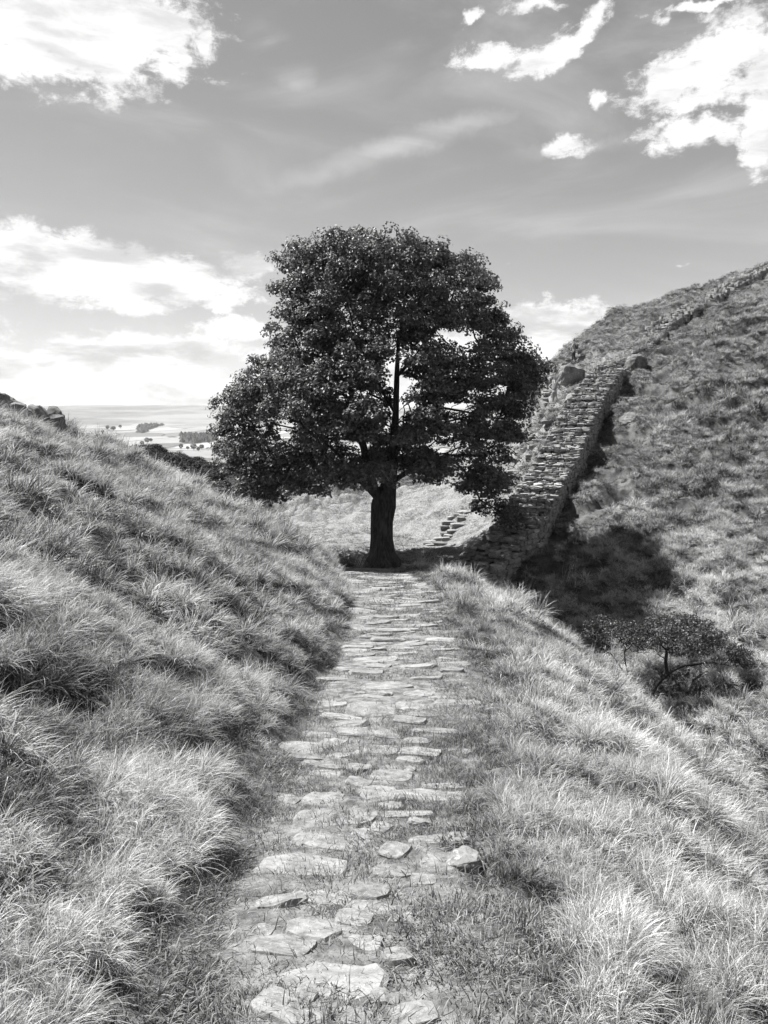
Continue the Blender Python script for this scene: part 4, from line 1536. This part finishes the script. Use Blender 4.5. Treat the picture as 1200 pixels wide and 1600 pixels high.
# --- the leaning hawthorn in the hollow
hrng = np.random.RandomState(11)
hx_, hy_ = 8.09, 21.63
hz_ = H(hx_, hy_) - .1
HN = [(0, 0, -.2), (.02, 0, .15), (.22, 0, .55), (.5, 0, .8), (.8, .05, 1.0), (1.1, .05, 1.08), (1.5, .1, 1.1)]
nodes = [np.array(q, float) for q in HN]; par = [-1] + list(range(len(HN) - 1))
limb(1, [(-.2, .05, .28), (-.27, .1, .5), (-.1, .15, .62), (0.0, .2, .72), (.3, .3, .74)])
limb(1, [(-.4, -.1, .3), (-.72, -.2, .7), (-1.0, -.2, 1.1), (-1.25, -.2, 1.45)])
limb(13, [(-.9, -.3, 1.35), (-.92, -.3, 1.6)]) if len(nodes) > 14 else None
limb(3, [(.4, -.1, 1.2), (.38, -.2, 1.6)])
limb(1, [(.3, -.2, .05), (.5, -.3, .02), (.95, -.4, .0), (1.4, -.5, -.1), (1.85, -.5, -.08)])
limb(6, [(1.9, .1, 1.12), (2.3, .1, 1.05), (2.75, .1, .75)])
HL = [(-1.97, 2.15, .26), (-1.63, 1.86, .36), (-1.3, 2.25, .38), (-.85, 2.1, .5), (-.35, 1.85, .5), (.1, 1.7, .5), (-.1, 2.1, .4), (.56, 2.1, .5), (1.0, 2.3, .48), (1.45, 2.15, .5),
      (1.1, 1.75, .5), (1.7, 1.7, .5), (2.15, 1.6, .45), (2.6, 1.35, .4), (2.9, 1.15, .3), (.75, .25, .28), (1.2, .25, .34), (1.6, .4, .36), (1.8, .0, .36), (2.25, -.05, .38), (2.4, -.5, .36), (2.8, .45, .25),
      (.5, 1.65, .4), (2.1, -.3, .3), (3.1, 1.0, .25)]
hl_ = []
for x, z, r_ in HL:
    for dy in ((-.75, .05, .85) if r_ > .36 else (-.2, .35)):
        if hrng.uniform() < .88:
            hl_.append((np.array([x + hrng.normal(0, .12), dy + hrng.normal(0, .12), z + .16 + hrng.normal(0, .08) - .12 * abs(dy)]), r_ * hrng.uniform(.7, 1.0)))
tg = [p + np.array([0, 0, -.12]) for p, r_ in hl_] + [p + hrng.normal(0, 1, 3) * r_ * np.array([.5, .5, .25]) for p, r_ in hl_ for _ in range(5)]
hn, hp, he = grow(nodes, par, tg, .25, .16, .32, rng=hrng, up=.08)
hr = radii(hn, hp, .0055, 2.15)
hr = np.minimum(hr * np.where(hr > .03, 1.5, 1.0), .17)
haw = link('hawthorn_tree', None, loc=(hx_, hy_, hz_))
tag(haw, 'small gnarled wind-bent thorn tree with a flat crown in the hollow right of the path', 'tree')
mainh = [i for i in range(1, 7)]
link('trunk', trunk_mesh(hn[:7], np.maximum(hr[:7], .05), 'thorn_trunk', M_THORN, 12, (3, .2), .14), haw)
top_of = {}
for i in range(7, len(hn)):
    top_of[i] = i if hp[i] < 7 else top_of[hp[i]]
groups = {}
for i, g in top_of.items():
    groups.setdefault(g, []).append(i)
small = []
for g, idl in groups.items():
    if hr[g] < .035:
        small += idl
        continue
    v, f = tubes(hn, hp, hr, idl, 7, .12)
    link('branch', mesh_np('thorn_branch', v, f, M_THORN, True), haw)
if small:
    v, f = tubes(hn, hp, hr, small, 5, .05)
    tag(link('twigs', mesh_np('thorn_twigs', v, f, M_THORN, True), haw), kind='stuff')
C = []; Nn = []
for p, r_ in hl_:
    m = int(640 * (r_ / .45) ** 2)
    q = hrng.normal(0, 1, (m, 3)); q /= np.linalg.norm(q, axis=1, keepdims=True)
    q *= (hrng.uniform(.2, 1.0, m) ** .5)[:, None] * (1 + .3 * gnoise(q[:, 0] * 2.5 + p[0], q[:, 1] * 2.5 + q[:, 2] * 2, 3))[:, None]
    q *= np.array([r_ * 1.05, r_ * 1.05, r_ * .42])
    C.append(p + q); Nn.append(q / r_ + np.array([0, 0, .6]) + hrng.normal(0, .6, (m, 3)))
C = np.concatenate(C); Nn = np.concatenate(Nn)
v, f, tone = leaves(hrng, C, Nn, .055)
tag(link('crown', mesh_np('thorn_crown', v, f, M_HAWL, False, {'tone': tone}), haw), kind='stuff')
print('thorn leaves', len(C))


# --- heather on the shoulder to the left, beyond the near slope
def bush(rng, n, r, h, size):
    q = rng.normal(0, 1, (n, 3)); q /= np.linalg.norm(q, axis=1, keepdims=True)
    q[:, 2] = np.abs(q[:, 2]); q *= (rng.uniform(.4, 1, n) ** .5)[:, None] * np.array([r, r, h])
    v, f, t = leaves(rng, q, q / np.array([r, r, h]) + np.array([0, 0, .5]) + rng.normal(0, .5, (n, 3)), size)
    return v, [f], {'tone': t}


fam_heath = family('heather_bush', None, [(bush(hrng, 260, .55, .38, .09), M_HEATH) for _ in range(4)])
x = hrng.uniform(-24, -8, 5200); y = hrng.uniform(41, 66, 5200)
k = (heathness(x, y) > hrng.uniform(.2, .9, len(x))) & (fbm(x * .35, y * .35, 150, 2) > -.28)
lay('heather', x[k], y[k], fam_heath, 4, hrng.uniform(.6, 1.3, k.sum()), hrng, 9, 4, 0)
# rushes and dark weeds: single plants one can tell apart on the near left skyline
fam_dummy = None

# --- the valley: scattered trees, each its own thing, and two plantations
M_FTRUNK = bark_mat('far_bark', .05, .09, .5)
far_variants = []
for i in range(5):
    n = 420
    q = hrng.normal(0, 1, (n, 3)); q /= np.linalg.norm(q, axis=1, keepdims=True)
    q *= (hrng.uniform(.3, 1, n) ** .5)[:, None] * (1 + .28 * gnoise(q[:, 0] * 1.8 + i * 9, q[:, 1] * 1.8 + q[:, 2] * 2, 4))[:, None]
    q *= np.array([4.2, 4.2, 3.6]) * hrng.uniform(.85, 1.15, 3)
    q[:, 2] += 5.4
    v, f, t = leaves(hrng, q, q - np.array([0, 0, 5]) + hrng.normal(0, 2, (n, 3)), 1.1)
    cr = mesh_np('far_crown', v, f, M_FARTREE, False, {'tone': t})
    a = np.arange(6) / 6 * 2 * np.pi
    tv = np.concatenate([np.stack([np.cos(a) * r_, np.sin(a) * r_, np.full(6, z)], -1) for r_, z in ((.45, -1), (.32, 2), (.2, 5.5))])
    I = np.arange(18).reshape(3, 6)
    tf = np.stack([I[:-1], np.roll(I[:-1], -1, 1), np.roll(I[1:], -1, 1), I[1:]], -1).reshape(-1, 4)
    far_variants.append((cr, mesh_np('far_trunk', tv, tf, M_FTRUNK)))
FT = [  # x, y, scale, label
    (-520, 1596, 1.10, 'tree standing alone left of the pair above the valley hedge line'),
    (-559, 1753, 1.35, 'taller tree of the pair in the valley left of the big tree'),
    (-572, 1823, 1.00, 'shorter tree of the pair in the valley left of the big tree'),
    (-386, 1411, 1.00, 'round dark tree on the valley floor above the heathery shoulder'),
    (-366, 1383, 0.70, 'bush beside the round dark tree on the valley floor'),
    (-332, 1327, 0.80, 'low wide bush by the field edge in the valley'),
    (-349, 1361, 1.20, 'broad dark tree at the field edge in the middle of the valley'),
    (-339, 1381, 1.05, 'tree touching the broad dark tree at the valley field edge'),
    (-289, 1260, 0.80, 'first small bush right of the broad tree along the valley hedge'),
    (-276, 1225, 1.00, 'medium tree along the bright field in the valley'),
    (-263, 1194, 0.75, 'bush halfway along the bright field in the valley'),
    (-250, 1170, 0.70, 'small bush nearest the big tree by the bright field'),
    (-295, 1376, 1.10, 'tree at the top edge of the bright valley field'),
    (-283, 1380, 0.90, 'second tree at the top edge of the bright valley field'),
    (-188, 927, 1.15, 'large tree low down in the valley just left of the big tree crown'),
    (-961, 2588, 1.50, 'leftmost of the small trees far off in the pale valley'),
    (-935, 2560, 1.20, 'second of the small trees far off in the pale valley from the left'),
    (-915, 2521, 1.70, 'third and largest of the small trees far off in the pale valley'),
    (-950, 2682, 1.30, 'rightmost of the small trees far off in the pale valley'),
]
for i, (x, y, s_, lb) in enumerate(FT):
    cr, tk = far_variants[i % 5]
    r_ = link('valley_tree', None, loc=(x, y, H(x, y)), rot=(0, 0, i * 1.3), scale=(s_ * 1.15,) * 3)
    tag(r_, lb, 'tree', 'scattered trees in the valley')
    link('crown', cr, r_); link('trunk', tk, r_)


def plantation(name, poly, step_, seed):
    r_ = np.random.RandomState(seed)
    poly = np.array(poly, float)
    x0, y0 = poly.min(0); x1, y1 = poly.max(0)
    n = int((x1 - x0) * (y1 - y0) / step_ ** 2)
    px_, py_ = r_.uniform(x0, x1, n), r_.uniform(y0, y1, n)
    ins = np.zeros(n, bool)
    for (ax, ay), (bx, by) in zip(poly, np.roll(poly, -1, 0)):
        c = ((ay > py_) != (by > py_)) & (px_ < (bx - ax) * (py_ - ay) / (by - ay + 1e-9) + ax)
        ins ^= c
    px_, py_ = px_[ins], py_[ins]
    pz_ = height(px_, py_)
    m = len(px_)
    hh = r_.uniform(9, 14, m); rr = step_ * r_.uniform(.5, .8, m)
    a = np.arange(5) / 5 * 2 * np.pi
    V = np.concatenate([np.stack([px_[:, None] + np.cos(a) * rr[:, None], py_[:, None] + np.sin(a) * rr[:, None], (pz_ + hh * .15)[:, None] + 0 * a], -1),
                        np.stack([px_, py_, pz_ + hh], -1)[:, None, :]], 1).reshape(-1, 3)
    b = np.arange(m)[:, None] * 6
    F = np.concatenate([np.stack([b[:, 0] + i, b[:, 0] + (i + 1) % 5, b[:, 0] + 5], -1) for i in range(5)])
    tag(link(name, mesh_np(name, V, F, M_FARTREE, False, {'tone': np.repeat(r_.uniform(0, 1, m), 6)})), kind='stuff')


plantation('far_woodland', [(-620, 2271), (-486, 2132), (-430, 1900), (-430, 1690), (-480, 1760)], 13, 1)
plantation('far_woodland', [(-800, 2400), (-963, 2932), (-890, 3003), (-840, 2700), (-760, 2355)], 16, 2)


# ---------------------------------------------------------------- the two walkers on the hill
def plain(name, v, rough=.85):
    m, t, b = base_mat(name, rough, .2)
    set_grey(t, b, t.mix(t.noise(t.new('ShaderNodeTexCoord').outputs['Object'], 9, 4), v * .8, v * 1.2))
    return m


def skin_obj(name, verts, edges, rad, mat, parent, sub=2, root=0):
    me = bpy.data.meshes.new(name)
    me.from_pydata([tuple(v) for v in verts], edges, [])
    o = link(name, me, parent)
    md = o.modifiers.new('skin', 'SKIN')
    md.use_smooth_shade = True
    for i, r_ in enumerate(rad):
        q = me.skin_vertices[0].data[i]
        q.radius = (r_, r_) if not isinstance(r_, tuple) else r_
        q.use_root = (i == root)
    ss = o.modifiers.new('sub', 'SUBSURF'); ss.levels = sub; ss.render_levels = sub
    me.materials.append(mat)
    return o


M_SKIN = plain('skin', .35, .6)
M_HAIR = plain('hair', .05)
M_JKT = plain('grey_jacket', .30)
M_VEST = plain('pale_shirt', .22)
M_TRS = plain('dark_trousers', .05)
M_TRL = plain('light_trousers', .28)
M_PACK = plain('rucksack', .07)
M_BOOT = plain('boots', .03)


def walker(name, label, loc, rz, top_mat, leg_mat, pack, hat, arms, stride, lean):
    r_ = link(name, None, loc=loc, rot=(0, 0, rz))
    tag(r_, label, 'person')
    hip = .92
    # +x is the direction faced; joints
    LF = (stride * .5, .10); RF = (-stride * .5, -.10)
    sh = np.array([lean, 0, 1.42]); neck = np.array([lean * 1.1, 0, 1.52]); head = np.array([lean * 1.15 + .02, 0, 1.66])
    V = [(0, 0, hip), (lean * .4, 0, 1.12), (lean * .8, 0, 1.32), tuple(neck), tuple(head), tuple(head + (.0, 0, .07)), tuple(head + (.105, 0, -.01))]
    E = [(0, 1), (1, 2), (2, 3), (3, 4), (4, 5), (4, 6)]
    Rd = [(.15, .12), (.13, .10), (.16, .11), .055, .095, .085, .018]
    LEG = {}
    for sgn, (fx, fy) in ((1, LF), (-1, RF)):
        b = len(V)
        V += [(0, sgn * .09, hip - .06), (fx * .5 + .05, sgn * .10, .50), (fx, fy, .09), (fx + .13, fy, .035)]
        E += [(0, b), (b, b + 1), (b + 1, b + 2), (b + 2, b + 3)]
        Rd += [.085, .055, .04, .03]
        LEG[sgn] = V[b:b + 4]
    ARM = {}
    for sgn, (el_, ha) in ((1, arms[0]), (-1, arms[1])):
        b = len(V)
        V += [tuple(sh + (0, sgn * .18, 0)), tuple(sh + el_ + np.array([0, sgn * .24, 0])), tuple(sh + ha + np.array([0, sgn * .22, 0]))]
        E += [(2, b), (b, b + 1), (b + 1, b + 2)]
        Rd += [.055, .038, .028]
        hp_ = np.array(V[-1]); el2 = np.array(V[-2]); dr = (hp_ - el2) / np.linalg.norm(hp_ - el2)
        side = np.cross(dr, (0, 1, .1)); side /= np.linalg.norm(side)
        palm = len(V); V.append(tuple(hp_ + dr * .07)); E.append((b + 2, palm)); Rd.append((.034, .016))
        for q, (ln, of) in enumerate(((.075, -.028), (.085, -.009), (.08, .010), (.062, .028))):
            f0 = len(V)
            V += [tuple(hp_ + dr * .10 + side * of), tuple(hp_ + dr * (.10 + ln * .6) + side * of + np.array([.012, 0, 0])), tuple(hp_ + dr * (.10 + ln) + side * of + np.array([.03, 0, 0]))]
            E += [(palm, f0), (f0, f0 + 1), (f0 + 1, f0 + 2)]; Rd += [.009, .008, .007]
        f0 = len(V)
        V += [tuple(hp_ + dr * .05 - side * .045), tuple(hp_ + dr * .085 - side * .06)]
        E += [(b + 2, f0), (f0, f0 + 1)]; Rd += [.010, .008]
        ARM[sgn] = (V[b], V[b + 1], V[b + 2])
    skin_obj('body', V, E, Rd, M_SKIN, r_, 1)
    # upper garment
    V = [(0, 0, hip - .02), (lean * .4, 0, 1.12), (lean * .8, 0, 1.34), (lean, 0, 1.46)]
    E = [(0, 1), (1, 2), (2, 3)]
    Rd = [(.175, .135), (.165, .125), (.19, .125), .075]
    for sgn in (1, -1):
        b = len(V); V += [ARM[sgn][0], ARM[sgn][1], tuple(np.array(ARM[sgn][2]) * .9 + np.array(ARM[sgn][1]) * .1)]
        E += [(2, b), (b, b + 1), (b + 1, b + 2)]; Rd += [.075, .055, .042]
    skin_obj('jacket', V, E, Rd, top_mat, r_, 2)
    V = [(0, 0, hip + .04), (0, 0, hip - .04)]; E = [(0, 1)]; Rd = [(.165, .13), (.16, .13)]
    for sgn in (1, -1):
        b = len(V); L_ = LEG[sgn]
        V += [L_[0], L_[1], (L_[2][0], L_[2][1], .13)]; E += [(1, b), (b, b + 1), (b + 1, b + 2)]; Rd += [.105, .075, .062]
    skin_obj('trousers', V, E, Rd, leg_mat, r_, 2)
    for sgn in (1, -1):
        L_ = LEG[sgn]
        skin_obj('boot', [(L_[2][0] - .03, L_[2][1], .12), (L_[2][0] - .03, L_[2][1], .05), (L_[2][0] + .12, L_[2][1], .045), (L_[2][0] + .19, L_[2][1], .035)], [(0, 1), (1, 2), (2, 3)],
                 [.055, .055, .048, .035], M_BOOT, r_, 1)
    hd = head
    skin_obj('hair' if not hat else 'hat', [tuple(hd + (-.03, 0, .0)), tuple(hd + (-.02, 0, .06)), tuple(hd + (.01, 0, .10))] + ([tuple(hd + (.14, 0, .055))] if hat else []),
             [(0, 1), (1, 2)] + ([(1, 3)] if hat else []), [.10, .108, .075] + ([(.05, .012)] if hat else []), M_HAIR, r_, 2)
    if pack:
        pk = skin_obj('rucksack', [(lean - .23, 0, 1.02), (lean - .25, 0, 1.2), (lean - .22, 0, 1.42)], [(0, 1), (1, 2)], [(.15, .11), (.17, .13), (.13, .09)], M_PACK, r_, 2)
        for sgn in (1, -1):
            skin_obj('strap', [(lean - .14, sgn * .10, 1.46), (lean + .02, sgn * .11, 1.52), (lean + .13, sgn * .11, 1.36), (lean + .02, sgn * .16, 1.12), (lean - .14, sgn * .14, 1.06)],
                     [(0, 1), (1, 2), (2, 3), (3, 4)], [(.025, .012)] * 5, M_PACK, pk, 1)
    return r_


A = np.array
px1, py1 = 14.95, 59.3
walker('person', 'walker in grey jacket with dark rucksack standing on the hillside above the big boulder', (px1, py1, H(px1, py1) + .22), R(150),
       M_JKT, M_TRS, True, False, ((A([.10, .02, -.26]), A([.20, -.02, -.44])), (A([-.02, .0, -.30]), A([.10, .0, -.52]))), .14, .03)
px2, py2 = 11.7, 51.4
walker('person', 'walker in a grey top climbing the stone steps beside the tree crown, elbows out', (px2, py2, H(px2, py2) + .22), R(70),
       M_VEST, M_TRL, False, True, ((A([.02, .12, -.22]), A([.12, -.02, -.36])), (A([.02, -.12, -.22]), A([.12, .02, -.36]))), .30, .10)

# ---------------------------------------------------------------- air: pale haze over the valley
zmin = float(GZ.min()) - 1.0
zmax = max(float(GZ.max()), 20.0) + 6.0
hb = [(-9900, -9900), (9900, -9900), (9900, 10200), (-9900, 10200)]
V = [(x, y, z) for z in (zmin - 1, zmax) for x, y in hb]
F = [(3, 2, 1, 0), (4, 5, 6, 7), (0, 1, 5, 4), (1, 2, 6, 5), (2, 3, 7, 6), (3, 0, 4, 7)]
hm = bpy.data.materials.new('haze_air')
hm.use_nodes = True
ht = NT(hm.node_tree)
ht.n.remove(ht.n['Principled BSDF'])
pv = ht.new('ShaderNodeVolumePrincipled', ins={'Color': (1, 1, 1, 1), 'Density': HAZE_DENSITY, 'Anisotropy': 0.0})
ht.l.new(pv.outputs[0], ht.n['Material Output'].inputs['Volume'])
tag(link('haze', mesh_np('haze', np.array(V, float), np.array(F), hm)), kind='stuff')
